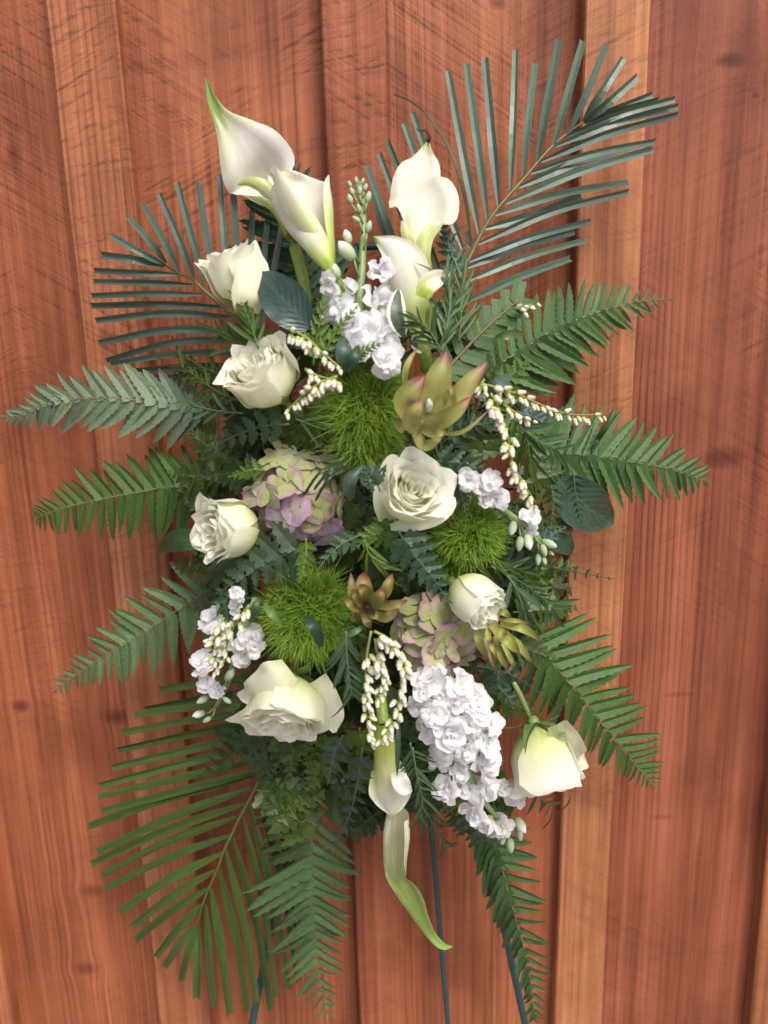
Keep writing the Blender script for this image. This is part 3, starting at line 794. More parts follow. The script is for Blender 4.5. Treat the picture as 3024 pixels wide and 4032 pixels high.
for i, (cx, cy, b) in enumerate(EDGE):
    b += rn.uniform(-.3, .3)
    l = rn.uniform(230, 300)
    pts = [((cx + math.cos(b) * l * s - 800) * 1659 / 1200, (cy - math.sin(b) * l * s - 1200) * 1659 / 1200) for s in (-.55, -.2, .15, .45)]
    leather('leatherleaf edge piece ' + WHERE[i], 'D', pts, -.025 + rn.uniform(-.015, .015), 8, 190, 190, jit(rn.choice(((.038, .074, .010), (.062, .112, .014), (.044, .080, .022))), .2, rn), 55, 55, 1.1, 300 + i,
            'leatherleaf fringing the spray', tilt=.6)
for i in range(84):                        # the half-buried pieces that fill the heart of the spray
    a, r = rn.uniform(0, 2 * math.pi), math.sqrt(rn.uniform(0, 1))
    cx, cy = 1480 + 640 * r * math.cos(a), 2080 + 880 * r * math.sin(a)
    if i > 64: cx, cy = 1300 + rn.uniform(-330, 700), 2950 + rn.uniform(-200, 280)
    b = a + rn.uniform(-.8, .8)
    l = rn.uniform(210, 330)
    pts = [((cx + math.cos(b) * l * s - 800) * 1659 / 1200, (cy + math.sin(b) * l * s - 1200) * 1659 / 1200) for s in (-.35, .0, .35, .65)]
    leather('dark leatherleaf piece half buried between the flowers', 'D', pts, -.045 + rn.uniform(-.03, .03), 8, rn.uniform(200, 260), rn.uniform(200, 260), jit(rn.choice(((.022, .044, .006), (.038, .074, .010), (.064, .115, .014), (.044, .080, .024))), .2, rn), 55, 55, 1.15, 100 + i,
            'half-buried leatherleaf filling the spray', tilt=.7)

# ------------------------------------------------------------------ narrow-leaved sprigs
GN = 'narrow-leaved sprigs among the flowers'
NG, NB = (.042, .082, .013), (.045, .085, .055)
def sprig(label, c, pts, off, n, L, col=NG, a=38, ws=1., seed=0, group=GN, dtip=0.):
    x, y = q(c, *pts[0]); x2, y2 = q(c, *pts[-1])
    return frond('leafy_sprig', label, 'foliage sprig', c, pts, (dome(x, y) + off, dome(x2, y2) + off + dtip), n, L * 1.2, L * 1.2, lambda t: .75 + .35 * math.sin(t * 7) * .4 + .1, NP, col, a, a, ws, .9, .0009, group, 'leaf', seed)
sprig('narrow-leaved sprig jutting left over the palm leaflets beside the ruffled rose', 'C', [(1330, 430), (1200, 380), (1080, 330), (960, 250)], .02, 11, 190, seed=1, a=30)
sprig('narrow-leaved sprig above the silvery fern, pointing left', 'C', [(1300, 520), (1180, 470), (1080, 400), (980, 330)], .03, 10, 200, seed=2, a=34)
sprig('narrow-leaved sprig lying over the base of the silvery fern', 'C', [(1320, 590), (1200, 580), (1100, 560), (1010, 545)], .03, 8, 170, (.065, .12, .06), seed=3, a=24)
sprig('narrow-leaved sprig rising in front of the topmost rose', 'A', [(990, 1480), (960, 1380), (930, 1300), (890, 1210)], .06, 8, 190, seed=4, a=28)
sprig('narrow-leaved sprig left of the ruffled rose, reaching up', 'C', [(1420, 300), (1330, 220), (1260, 180), (1180, 130)], .02, 9, 200, seed=5, a=32)
sprig('wispy narrow-leaved sprig right of the lower calla', 'B', [(520, 1520), (545, 1400), (560, 1290), (540, 1180)], .06, 12, 190, (.06, .12, .05), seed=6, a=24, ws=.8)
sprig('narrow-leaved sprig rising behind the right calla lip', 'B', [(600, 1480), (610, 1360), (610, 1270), (620, 1180)], .03, 12, 180, seed=7, a=26, ws=.8)
sprig('narrow-leaved sprig at the foot of the lower calla', 'B', [(520, 1520), (480, 1450), (440, 1400), (400, 1380)], .06, 9, 130, seed=8, a=40)
sprig('narrow-leaved sprig hanging between the lower left rose and the bell sprays', 'G', [(600, 640), (605, 780), (620, 920), (640, 1060)], .08, 9, 250, (.06, .115, .06), seed=9, a=32, ws=1.05)
sprig('narrow-leaved sprig hanging in front of the bottom white stock', 'G', [(1020, 1370), (1050, 1500), (1090, 1620), (1120, 1720)], .05, 6, 190, (.05, .10, .05), seed=10, a=36, ws=.8)
sprig('narrow-leaved sprig hanging over the bottom calla lip', 'J', [(450, 60), (470, 200), (500, 330), (490, 450)], .06, 7, 200, (.05, .10, .04), seed=11, a=34, ws=.8)
sprig('dark narrow-leaved sprig below the bottom calla', 'J', [(480, 320), (540, 440), (590, 530), (640, 610)], .0, 11, 150, (.035, .07, .03), seed=12, a=32, ws=.8)
sprig('dark narrow-leaved sprig under the hanging rose', 'J', [(1080, 260), (1140, 330), (1190, 380), (1250, 420)], .0, 7, 190, (.03, .06, .035), seed=13, a=34)
sprig('narrow-leaved sprig hanging right of the curved bell spray', 'E', [(440, 760), (500, 820), (600, 890), (690, 930)], .05, 8, 200, (.06, .12, .05), seed=14, a=34)
sprig('narrow-leaved sprig falling behind the curved bell spray', 'E', [(500, 800), (520, 880), (530, 950), (540, 1000)], .04, 6, 190, seed=15, a=24)
sprig('narrow-leaved sprig pointing right above the small lower rose', 'H', [(440, 140), (560, 150), (680, 170), (800, 220)], .03, 9, 210, seed=16, a=28, ws=1.1)
sprig('narrow-leaved sprig sweeping down right of the small lower rose', 'H', [(600, 180), (720, 240), (840, 320), (950, 420)], .03, 11, 220, (.045, .10, .035), seed=17, a=32)
sprig('narrow-leaved sprig over the yellow-green bracts', 'H', [(690, 230), (740, 310), (770, 400), (800, 480)], .05, 6, 190, (.07, .13, .06), seed=18, a=22, ws=1.1)
sprig('narrow-leaved sprig hanging above the small brown-green bracts', 'D', [(880, 1280), (900, 1350), (950, 1400), (990, 1440)], .05, 6, 170, GRN, seed=19, a=24)
sprig('narrow-leaved sprig crossing the dark gap below the bristly green ball', 'D', [(500, 620), (600, 660), (690, 690), (770, 720)], .02, 7, 180, seed=20, a=34)
for i in range(26):
    a, r = rn.uniform(0, 2 * math.pi), math.sqrt(rn.uniform(.1, 1))
    cx, cy = 1480 + 620 * r * math.cos(a), 2120 + 900 * r * math.sin(a)
    b = a + rn.uniform(-.9, .9)
    l = rn.uniform(180, 300)
    pts = [((cx + math.cos(b) * l * s - 800) * 1659 / 1200, (cy + math.sin(b) * l * s - 1200) * 1659 / 1200) for s in (-.4, .0, .35, .6)]
    sprig('dark narrow-leaved sprig half buried between the flowers', 'D', pts, -.03 + rn.uniform(-.02, .01), 9, rn.uniform(150, 210), jit((.018, .042, .008), .2, rn), 36, 1., 200 + i, 'half-buried narrow-leaved sprigs')

# ------------------------------------------------------------------ broad leaves
def broad(label, c, pts, hw, off, col, mat=None, arc=40, roll=0, curl=0., ruf=0.05, name='broad_leaf', cat_='leaf', stalk=True):
    k = kq(c)
    pq = [q(c, *p) for p in pts]
    n = 9
    S = cat([(*p, 0) for p in pq], n)
    st = []
    for i, s in enumerate(S):
        t = i / n
        w = hw * k * max(0.02, math.sin(math.pi * min(1, t * .92 + .06)) ** .8) * (1.08 - .25 * t)
        st.append((s[0], s[1], dome(s[0], s[1]) + off + .01 * math.sin(t * 3), w if i < n else .5, arc, roll))
    root = thing(name, label, cat_, P(*st[0][:3]))
    part('blade', sweep('blade', st, mat or BROAD, 18, 11, curl, ruf, RND.uniform(0, 6)), root, color=col)
    if stalk:
        a = P(*st[0][:3])
        part('stalk', tube('stalk', [a, a + Vector((0, .02, -.004)), a + Vector((.004, .045, -.006))], .0011, STEM, 6), root, color=(.09, .12, .04))
    return root
DG = (.028, .060, .048)
broad('broad veined dark blue-green rose leaf tucked against the topmost rose', 'A', [(1270, 1370), (1130, 1220), (990, 1065)], 125, .035, DG, arc=50, ruf=.06)
broad('grey-green leaf with cream edge beside the lower calla stem', 'B', [(340, 1450), (310, 1340), (320, 1225)], 48, .035, (.075, .11, .09), VARI, 50)
broad('small rounded cream-edged leaf at the foot of the lower calla', 'B', [(380, 1480), (430, 1480), (480, 1500)], 52, .03, (.07, .10, .085), VARI, 40)
broad('smooth dark blue-green leaf standing left of the upper white stock base', 'D', [(770, 355), (765, 260), (762, 165)], 50, .045, (.05, .09, .07), NARROW, 60, 10)
broad('dark pointed leaf leaning right beside the bristly green ball top', 'D', [(790, 355), (820, 290), (850, 215)], 32, .05, (.03, .065, .04), NARROW, 60)
broad('large rounded dull green leaf hanging at the right edge', 'E', [(690, 1090), (830, 1230), (990, 1340)], 140, .0, (.045, .10, .065), arc=40, ruf=.04)
broad('lone smooth dark leaf poking out left below the ferns', 'C', [(1110, 1300), (980, 1280), (860, 1340)], 66, -.01, (.032, .075, .022), NARROW, 50)
broad('light green leaf left of the lower bristly ball', 'G', [(70, 465), (120, 530), (185, 595)], 27, .06, (.10, .18, .045), NARROW, 60)
broad('small dark pointed leaf lying on the lower bristly green ball', 'G', [(440, 740), (400, 620), (322, 535)], 40, .10, (.022, .05, .028), NARROW, 50)
broad('dull green leaf hidden under the right fern near the small buds', 'E', [(620, 1350), (700, 1420), (760, 1500)], 70, -.03, (.05, .10, .06))
broad('small grey-green leaf above the right bell sprays', 'E', [(310, 620), (365, 570), (432, 518)], 40, .03, (.06, .10, .085), NARROW, 50)
broad('curled dark fern tip sticking up on the right fern', 'E', [(880, 895), (940, 800), (1000, 690)], 24, .01, (.03, .07, .02), NARROW, 110, 40, stalk=False)
broad('short cut strap of leaf crossing the snipped fern', 'E', [(350, 315), (430, 300), (515, 292)], 26, .03, (.055, .11, .025), PALM, 60, stalk=False)
broad('dark green leaf below the left white stock', 'F', [(1080, 480), (1110, 420), (1130, 350)], 30, .03, (.04, .085, .03), NARROW, 50)
broad('curled dark leaf between the hydrangea and the central rose', 'D', [(800, 1060), (800, 960), (870, 870)], 40, .03, (.05, .085, .06), NARROW, 70)
broad('long dark leaf hanging beside the bottom calla tube', 'G', [(945, 1230), (940, 1400), (935, 1590)], 20, .055, (.045, .08, .055), NARROW, 50)
broad('pointed green leaf under the lower bell sprays', 'G', [(580, 640), (640, 650), (730, 600)], 25, .06, (.06, .12, .06), NARROW, 50)
for i, pts in enumerate([[(770, 850), (640, 910), (545, 1040)], [(780, 850), (690, 900), (600, 1010)], [(770, 880), (680, 950), (610, 1070)]]):
    o = thing('grass_wisp', ['thin dark grass blade curving across the upper hydrangea, longest of three', 'thin dark grass blade over the upper hydrangea, middle of three', 'thin dark grass blade over the upper hydrangea, lowest of three'][i], 'grass blade', P(*q('D', *pts[0]), .28), 'grass wisps over the hydrangea')
    pp = [P(*q('D', *p), d) for p, d in zip(pts, (.285, .31, .295))]
    part('blade', ribbon('blade', [Vector(v) for v in cat(pp, 12)], [.0012] * 12 + [.0004], NARROW, .3), o, color=(.03, .06, .03))

# ------------------------------------------------------------------ roses
def rose(label, c, x, y, axis, size, n=24, flare=.12, ruffle=.5, curl=.5, close=.25, seed=0, off=.03, sepals=False, stem=None, tall=1.0, extra=(), inner_h=1.36):
    rn = random.Random(seed)
    px = q(c, x, y)
    d = dome(*px) + off
    ctr = P(*px, d)
    k = kq(c) * mpp(*px, d) * size
    ax = (Rv * axis[0] + Uv * axis[1] - F * axis[2]).normalized()
    e1 = ax.cross(Vector((.2, .3, .9)) if abs(ax.z) < .85 else Vector((1, 0, 0))).normalized()
    e2 = ax.cross(e1)
    base = ctr - ax * (.72 * k * tall)
    root = thing('rose', label, 'rose', base, 'white roses in the spray')
    def W(r, f, z): return base + (e1 * math.cos(f) + e2 * math.sin(f)) * (r * k) + ax * (z * k * tall)
    for j in range(n):
        s = ((j + .3) / n) ** .85
        f0 = j * 2.399 + rn.uniform(-.25, .25)
        Rr = .07 + .86 * s
        H = lerp(inner_h, 1.5, min(1, s * 2.2)) - .06 * max(0, s - .6) + rn.uniform(-.05, .05)
        dphi = lerp(1.7, .82, s ** .7) * rn.uniform(.92, 1.08)
        ph, ph2 = rn.uniform(0, 6), rn.uniform(0, 6)
        fl = flare * rn.uniform(.5, 1.4)
        cu = curl * rn.uniform(.4, 1.6)
        lean = rn.uniform(-.03, .03)
        rows = []
        nv, nu = 11, 11
        for jv in range(nv):
            v = jv / (nv - 1)
            row = []
            for iu in range(nu):
                u = -1 + 2 * iu / (nu - 1)
                vv = v * (1 - .20 * abs(u) ** 2.4 + .025 * ruffle * math.sin(6 * u + ph))
                body = math.sin(min(vv / .52, 1) * math.pi / 2) ** .75
                r = Rr * (.10 + .90 * body)
                kk = max(0, vv - .5) / .5
                r += Rr * (-close * (1 - s) * kk ** 1.5) + fl * s * kk ** 2 - .10 * s * kk * (1 - flare * 3)
                k2 = max(0, vv - .78) / .22
                r += cu * s * .20 * k2 ** 2
                z = H * vv - cu * s * .10 * k2 ** 3
                e = max(0, abs(u) - .5) / .5
                r += (.05 + .03 * s) * e ** 2 * vv * (.4 + s)
                r += ruffle * (.05 + .05 * s) * math.sin(5.3 * u + ph) * vv ** 6
                z += ruffle * .05 * math.sin(7 * u + ph2) * vv ** 5
                r += lean * vv
                fw = .42 + .58 * math.sin(math.pi / 2 * min(1, vv / .6))
                row.append(W(r, f0 + u * dphi * fw, z))
            rows.append(row)
        part('petal', grid('petal', rows, ROSE), root)
    for st in extra:
        part('petal', sweep('petal', st, ROSEX, 16, 11, .25, .16, 1.3), root)
    # calyx, sepals, stem
    hp = [W(0.001, 0, -.20), W(.001, 0, -.1), W(.001, 0, .02), W(.001, 0, .12)]
    part('calyx', tube('calyx', hp, [.10 * k, .17 * k, .2 * k, .13 * k], STEM, 10), root, color=(.14, .22, .06))
    if sepals:
        for j in range(5):
            f = j * 1.2566 + .4
            pts = [W(.12, f, -.02), W(.45, f + .05, .02), W(.72, f + .1, .0), W(1.0, f + .15, -.10)] if j % 2 else [W(.12, f, -.02), W(.5, f + .05, .06), W(.86, f + .1, .22), W(1.03, f + .15, .52)]
            part('sepal', ribbon('sepal', [Vector(v) for v in cat(pts, 8)], [.20 * k * (1 - (i / 8) ** 1.5) + .002 * k for i in range(9)], NARROW, .3, ax * -1), root, color=(.11, .19, .06))
    sp = [P(*q(c, *p), dd) for p, dd in stem] if stem else [base - ax * .1 * k, base - ax * .035 + Vector((0, .015, 0)), base - ax * .06 + Vector((0, .05, 0))]
    part('stem', tube('stem', [Vector(v) for v in cat(sp, 8)], .0028, STEM, 8), root, color=(.15, .23, .07))
    return root
def ex(c, off, *st):
    o = []
    for x, y, hw, arc, roll, dd in st:
        p = q(c, x, y)
        o.append((*p, dome(*p) + off + dd, hw * kq(c), arc, roll))
    return o
rose('topmost rose, half open and leaning up left beside the dark rose leaf', 'A', 870, 1120, (-.34, .86, .36), 165, 22, .14, .8, .7, .2, 1, .03, tall=1.38,
     extra=[ex('A', .045, (930, 1290, 60, -70, 20, 0), (950, 1190, 92, -70, 20, .010), (965, 1060, 84, -60, 20, .006), (968, 960, 42, -50, 10, -.004), (975, 893, 4, -50, 0, -.012))])
rose('large round rose with a ruffled heart below the topmost rose', 'D', 350, 405, (-.42, .55, .70), 212, 30, .08, 1.2, .5, .2, 2, .035, tall=.98)
rose('creamy open rose at the very centre, left of the small green ball', 'D', 1120, 1035, (.30, .34, .85), 185, 26, .16, .7, .9, .15, 3, .035, tall=.95,
     extra=[ex('D', .05, (1020, 1212, 16, 60, 0, -.015), (1120, 1195, 36, 70, 10, -.006), (1240, 1160, 46, 80, 10, .0), (1335, 1090, 40, 80, 10, -.004), (1365, 1045, 6, 60, 0, -.01)),
            ex('D', .045, (1010, 1190, 40, 90, 0, -.02), (975, 1070, 44, 90, 0, -.012), (1000, 940, 48, 90, 0, -.008), (1035, 850, 36, 80, 0, -.008), (1060, 826, 8, 60, 0, -.012))])
rose('left rose lying with its heart facing left beside the upper hydrangea', 'C', 1268, 1215, (-.66, -.10, .66), 178, 24, .10, 1.0, .6, .2, 4, .03, tall=1.25)
rose('small rose facing lower right on the edge of the lower hydrangea', 'H', 490, 345, (.62, -.50, .58), 152, 24, .04, .8, .35, .3, 5, .035, tall=1.3)
rose('wide lower left rose hanging face down with ruffled heart', 'F', 1290, 915, (-.12, -.80, .56), 220, 30, .20, 1.1, .8, .1, 6, .04, tall=.92, sepals=True,
     extra=[ex('F', .05, (1300, 740, 60, -60, 0, 0), (1220, 800, 100, -60, 0, .012), (1120, 850, 70, -60, 0, .01), (1060, 880, 40, -50, 0, .0), (1015, 875, 5, -40, 0, -.01)),
            ex('F', .03, (1440, 800, 60, -80, 0, 0), (1500, 900, 60, -80, 0, 0), (1530, 1000, 60, -60, 0, 0), (1545, 1085, 8, -40, 0, 0))])
rose('hanging rose at lower right with green sepals and bare curved stem', 'H', 870, 1215, (.18, -.96, .20), 195, 22, .22, .5, .7, .15, 7, .05, sepals=True, tall=1.22,
     stem=[((810, 1010), .2), ((780, 930), .205), ((720, 810), .2), ((640, 700), .17)],
     extra=[ex('H', .075, (960, 1040, 50, -60, 0, 0), (1020, 1150, 70, -60, 0, 0), (1060, 1230, 60, -50, 0, 0), (1100, 1260, 30, -40, 0, 0), (1130, 1272, 4, -40, 0, 0))])

# ------------------------------------------------------------------ callas
def calla(label, c, st, mat, off, curl=.3, ruf=.04, stem=None, extra=None, nv=30, seed=0):
    k = kq(c)
    S = []
    for x, y, hw, arc, roll, dd in st:
        p = q(c, x, y)
        S.append((*p, dome(*p) + off + dd, hw * k, arc, roll))
    root = thing('calla_lily', label, 'calla lily', P(*S[0][:3]), 'white calla lilies')
    part('spathe', sweep('spathe', S, mat, nv, 21, curl, ruf, seed), root)
    if stem:
        pts = []
        for x, y, dd in stem:
            p = q(c, x, y)
            pts.append(P(*p, dome(*p) + off + dd))
        part('stem', tube('stem', [Vector(v) for v in cat(pts, 10)], .0055, STEM, 9), root, color=(.22, .32, .05))
    return root
calla('largest calla, upper left, its long green tip pointing up', 'A',
      [(1180, 900, 32, 330, 0, 0), (1120, 740, 55, 320, 0, .0), (1060, 640, 95, 250, -20, 0), (1020, 540, 172, 120, -12, 0), (955, 440, 172, 90, -8, .01), (875, 330, 108, 80, 0, .01), (796, 230, 46, 100, 0, .01), (740, 130, 24, 120, 0, .0), (706, 10, 4, 120, 0, -.01)],
      CALLAT, -.0, .25, stem=[(1190, 930, 0), (1230, 1080, 0), (1260, 1250, -.01)])
o = bpy.data.objects['calla_lily']
part('spathe_lip', sweep('spathe_lip', ex('A', .025, (878, 592, 4, -80, 0, 0), (935, 575, 22, -100, 0, .004), (1000, 590, 34, -120, 0, .006), (1045, 630, 36, -130, 0, .004), (1075, 690, 26, -130, 0, 0)), LIP, 16, 9, .1), o)
calla('rolled calla in front of the largest one, leaning left', 'A',
      [(1380, 1060, 34, 345, 20, 0), (1330, 950, 72, 345, 25, 0), (1265, 830, 125, 320, 30, 0), (1200, 710, 145, 250, 35, 0), (1165, 610, 112, 170, 30, 0), (1145, 545, 60, 120, 20, 0), (1133, 508, 5, 100, 10, 0)],
      CALLA, .025, .25, stem=[(1385, 1070, 0), (1420, 1150, 0), (1460, 1280, -.01)], seed=2)
o = bpy.data.objects['calla_lily.001']
part('spathe_lip', sweep('spathe_lip', ex('A', .045, (1390, 1062, 26, -170, 0, 0), (1335, 960, 62, -150, 0, .006), (1265, 850, 82, -130, 0, .010), (1185, 750, 92, -110, 0, .012), (1125, 670, 80, -90, 0, .010), (1085, 610, 40, -80, 0, .006), (1075, 590, 5, -80, 0, .004)), CALLA, 22, 13, -.12, .05), o)
calla('upright calla at top centre with a shrivelled black tip', 'B',
      [(440, 1150, 28, 340, 0, 0), (430, 1060, 42, 320, 0, 0), (425, 970, 70, 230, 0, 0), (440, 885, 124, 130, 8, .005), (432, 810, 128, 110, 8, .01), (408, 730, 96, 110, 0, .01), (435, 650, 64, 110, -10, .01), (447, 590, 26, 120, 0, .0), (455, 535, 4, 120, 0, -.005)],
      CALLA, .0, .4, .06, stem=[(440, 1160, 0), (450, 1270, 0), (450, 1370, -.01)], seed=3)
o = bpy.data.objects['calla_lily.002']
part('dried_tip', tube('dried_tip', [P(*q('B', x, y), .165) for x, y in ((455, 545), (466, 520), (455, 500), (440, 487), (425, 492), (412, 490), (403, 478))], [.0022, .0014, .0011, .0009, .0008, .0007, .0004], DRY, 6), o)
part('spathe_lip', sweep('spathe_lip', ex('B', .02, (455, 1150, 22, -120, 0, 0), (432, 1070, 34, -110, 0, .008), (450, 985, 34, -90, 0, .012), (500, 935, 22, -80, 0, .012), (532, 922, 3, -80, 0, .01)), LIP, 14, 9, .1), o)
part('spathe_lip', sweep('spathe_lip', ex('B', .02, (385, 1060, 14, -120, 0, 0), (358, 990, 20, -100, 0, .006), (345, 940, 18, -80, 0, .008), (333, 912, 3, -80, 0, .006)), LIP, 12, 9, .1), o)
calla('creamy calla at centre with lips spread left and right', 'B',
      [(420, 1440, 44, -340, 0, 0), (410, 1350, 62, -330, 0, 0), (394, 1250, 84, -280, 10, 0), (372, 1160, 102, -190, 15, .004), (338, 1090, 92, -130, 15, .006), (288, 1040, 58, -100, 10, .006), (238, 1008, 26, -90, 0, .004), (202, 985, 4, -90, 0, 0)],
      CALLA, .035, .3, stem=[(425, 1445, 0), (440, 1520, 0), (450, 1600, -.02)], seed=4)
o = bpy.data.objects['calla_lily.003']
part('spathe_lip', sweep('spathe_lip', ex('B', .04, (430, 1270, 30, 100, 0, .02), (455, 1210, 42, 100, 0, .025), (500, 1180, 34, 110, 0, .02), (545, 1165, 16, 110, 0, .01), (572, 1160, 3, 100, 0, 0)), CALLA, 14, 9, .2), o)
calla('calla hanging below the bell sprays, its green-veined lip facing down', 'J',
      [(288, -60, 54, -345, 0, 0), (296, 40, 58, -340, 0, 0), (308, 150, 64, -300, 0, 0), (322, 250, 82, -200, 0, 0), (330, 320, 98, -150, 0, 0), (335, 370, 78, -130, 0, 0), (337, 410, 40, -120, 0, 0), (337, 432, 4, -110, 0, 0)],
      CALLAH, .045, .35, stem=[(290, -70, 0), (280, -150, -.01), (270, -240, -.03)], seed=5)
o = bpy.data.objects['calla_lily.004']
part('spathe_lip', sweep('spathe_lip', ex('J', .05, (355, 190, 24, 90, 0, .0), (380, 240, 42, 90, 0, .01), (405, 280, 36, 90, 0, .012), (430, 290, 18, 90, 0, .01), (448, 292, 3, 90, 0, 0)), STOCK, 14, 9, .2), o)
calla('lowest calla, half green, trailing a long curling green tip', 'J',
      [(370, 380, 60, 300, 0, 0), (365, 470, 72, 300, 0, 0), (360, 570, 66, 290, 0, 0), (355, 670, 58, 250, 0, 0), (366, 760, 44, 180, 10, 0), (415, 830, 54, 110, 20, 0), (455, 900, 50, 70, 10, 0), (500, 990, 34, 60, 0, 0), (550, 1080, 22, 60, 0, 0), (610, 1140, 16, 110, 0, 0), (665, 1145, 3, 120, 0, 0)],
      CALLAG, .03, .2, .05, stem=[(370, 375, 0), (365, 280, 0), (350, 150, -.02)], nv=40, seed=6)

# ------------------------------------------------------------------ white stocks
def petal_mesh(name, mat, w, cup, wave, seed, nu=6, nv=6, notch=0.1):
    rn = random.Random(seed)
    ph = rn.uniform(0, 6)
    rows = []
    for j in range(nv):
        v = j / (nv - 1)
        row = []
        for i in range(nu):
            u = -1 + 2 * i / (nu - 1)
            x = v * (1 - .22 * abs(u) ** 2.2 - notch * max(0, 1 - abs(u) * 3) * v)
            y = u * w * (.25 + .75 * math.sin(math.pi / 2 * min(1, v * 1.25))) * (1 - .12 * v ** 4)
            z = cup * (v ** 2) * .5 + .25 * cup * abs(u) ** 2 * v + wave * math.sin(4.6 * u + ph) * v ** 2.5 + wave * .6 * math.sin(9 * v + ph)
            row.append((x, y, z))
        rows.append(row)
    return grid(name, rows, mat)
SP = [petal_mesh('stock_petal', STOCK, wd_, cup, wv_, s) for s, (cup, wd_, wv_) in enumerate(((.15, .5, .1), (-.25, .6, .14), (.4, .45, .09), (.1, .55, .16), (-.1, .42, .12), (.3, .5, .08), (-.4, .5, .12), (.0, .62, .13), (.2, .4, .17)))]
FC = lathe('floret_centre', [(-.5, .03), (-.12, .10), (0, .13), (.08, .10), (.12, .01)], STEM, 7)
BW = lathe('bud', [(0, .06), (.08, .20), (.35, .30), (.62, .29), (.85, .17), (1, .02)], BUDW, 8)
BG = lathe('bud', [(0, .06), (.08, .18), (.35, .27), (.65, .25), (.88, .14), (1, .02)], BUDG, 8)
def stock(label, c, stem, florets, buds, off, seed):
    rn = random.Random(seed)
    k = kq(c)
    pq = [q(c, *p) for p in stem]
    C3 = [P(x, y, dome(x, y) + off - .012) for x, y in pq]
    root = thing('stock_stem', label, 'stock flower', C3[0], 'white stock flowers')
    S3 = [Vector(v) for v in cat(C3, 16)]
    part('stem', tube('stem', S3, [lerp(.0042, .0022, i / 16) for i in range(17)], STEM, 8), root, color=(.20, .29, .11))
    for (x, y, r) in florets:
        p = q(c, x, y)
        d = dome(*p) + off + rn.uniform(-.012, .014)
        o = P(*p, d)
        m = r * k * mpp(*p, d) * rn.uniform(.92, 1.15)
        near = min(S3, key=lambda v: (v - o).length)
        out = (o - near)
        nrm = (out.normalized() * .9 + (cam_pos - o).normalized() * 1.0 + Vector((rn.uniform(-.35, .35), rn.uniform(-.2, .2), rn.uniform(-.25, .4)))).normalized()
        t1 = nrm.orthogonal().normalized()
        t2 = nrm.cross(t1)
        fo = part('floret', FC, root, frame(nrm, t1, o - nrm * m * .15, m), (.30, .38, .14))
        opn = rn.choice((-.1, 0, .1, .3, .55))
        ph = rn.uniform(0, 6)
        for nn, tilt, sc in ((5, rn.uniform(-.15, .12), 1.08), (4, .45, .86), (rn.choice((1, 2, 3)), .98, .60)):
            for i in range(nn):
                a = ph + i * 2 * math.pi / nn + rn.uniform(-.25, .25)
                ra = t1 * math.cos(a) + t2 * math.sin(a)
                tl = min(1.4, tilt + opn + rn.uniform(-.28, .28))
                dr = ra * math.cos(tl) + nrm * math.sin(tl)
                z = nrm * math.cos(tl) - ra * math.sin(tl)
                ta = dr.cross(z)
                z = z + ta * rn.uniform(-.5, .5)
                L = m * sc * rn.uniform(.85, 1.1)
                part('petal', SP[rn.randrange(9)], fo, frame(dr, z, o - nrm * m * .05, L, L * rn.uniform(.9, 1.15), L))
            ph += .7
    for (x, y, L, dx, dy, wht) in buds:
        p = q(c, x, y)
        d = dome(*p) + off + rn.uniform(0, .008)
        o = P(*p, d)
        m = L * k * mpp(*p, d)
        dr = (Rv * dx - Uv * dy - F * rn.uniform(-.1, .35)).normalized()
        b = part('bud', BW if wht else BG, root, frame(dr, -F, o - dr * m * .5, m))
        near = min(S3, key=lambda v: (v - (o - dr * m * 1.5)).length)
        e = o - dr * m * .5
        part('bud_stalk', tube('bud_stalk', [near, near.lerp(e, .6) + Vector((0, -.002, -.002)), e], .0010, STEM, 5), root, color=(.18, .27, .09))
    return root
stock('upper white stock whose bud spike rises between the calla pairs', 'B', [(170, 1560), (140, 1330), (150, 1100), (155, 950), (150, 820), (135, 735)],
      [(225, 1310, 105), (170, 1440, 110), (255, 1480, 95), (50, 1330, 80), (65, 1235, 60), (232, 1150, 68), (5, 1200, 60), (270, 1570, 90), (120, 1510, 90), (-15, 1330, 60), (110, 1390, 80)],
      [(92, 742, 36, -.4, -1, 0), (122, 724, 36, -.1, -1, 0), (152, 727, 34, .3, -1, 0), (164, 756, 40, .4, -1, 0), (102, 775, 42, -.4, -1, 0), (92, 810, 50, -.3, -1, 0), (138, 770, 44, 0, -1, 0), (178, 800, 58, .25, -1, 0), (135, 855, 46, -.3, -1, 0), (122, 905, 48, -.7, -.6, 0), (180, 940, 60, .3, -1, 0), (80, 985, 70, -.3, -1, 1), (75, 1050, 110, -.7, -.8, 1), (15, 1140, 90, -.6, -.8, 1)], .035, 1)
stock('small white stock pointing lower right with greenish buds, right of the central rose', 'E', [(160, 1060), (250, 1170), (380, 1250), (490, 1330), (570, 1390), (605, 1470)],
      [(200, 1090, 62), (270, 1120, 62), (335, 1100, 66), (345, 1190, 72), (180, 1040, 50), (545, 1295, 62), (535, 1365, 50), (290, 1200, 50)],
      [(440, 1355, 80, -.2, .9, 1), (478, 1440, 85, -.1, 1, 0), (525, 1430, 90, .2, 1, 1), (640, 1440, 90, .9, .4, 0), (610, 1475, 70, .3, .9, 0), (580, 1525, 65, -.1, 1, 0), (612, 1530, 50, .3, 1, 0), (648, 1490, 40, .9, .6, 0)], .035, 2)
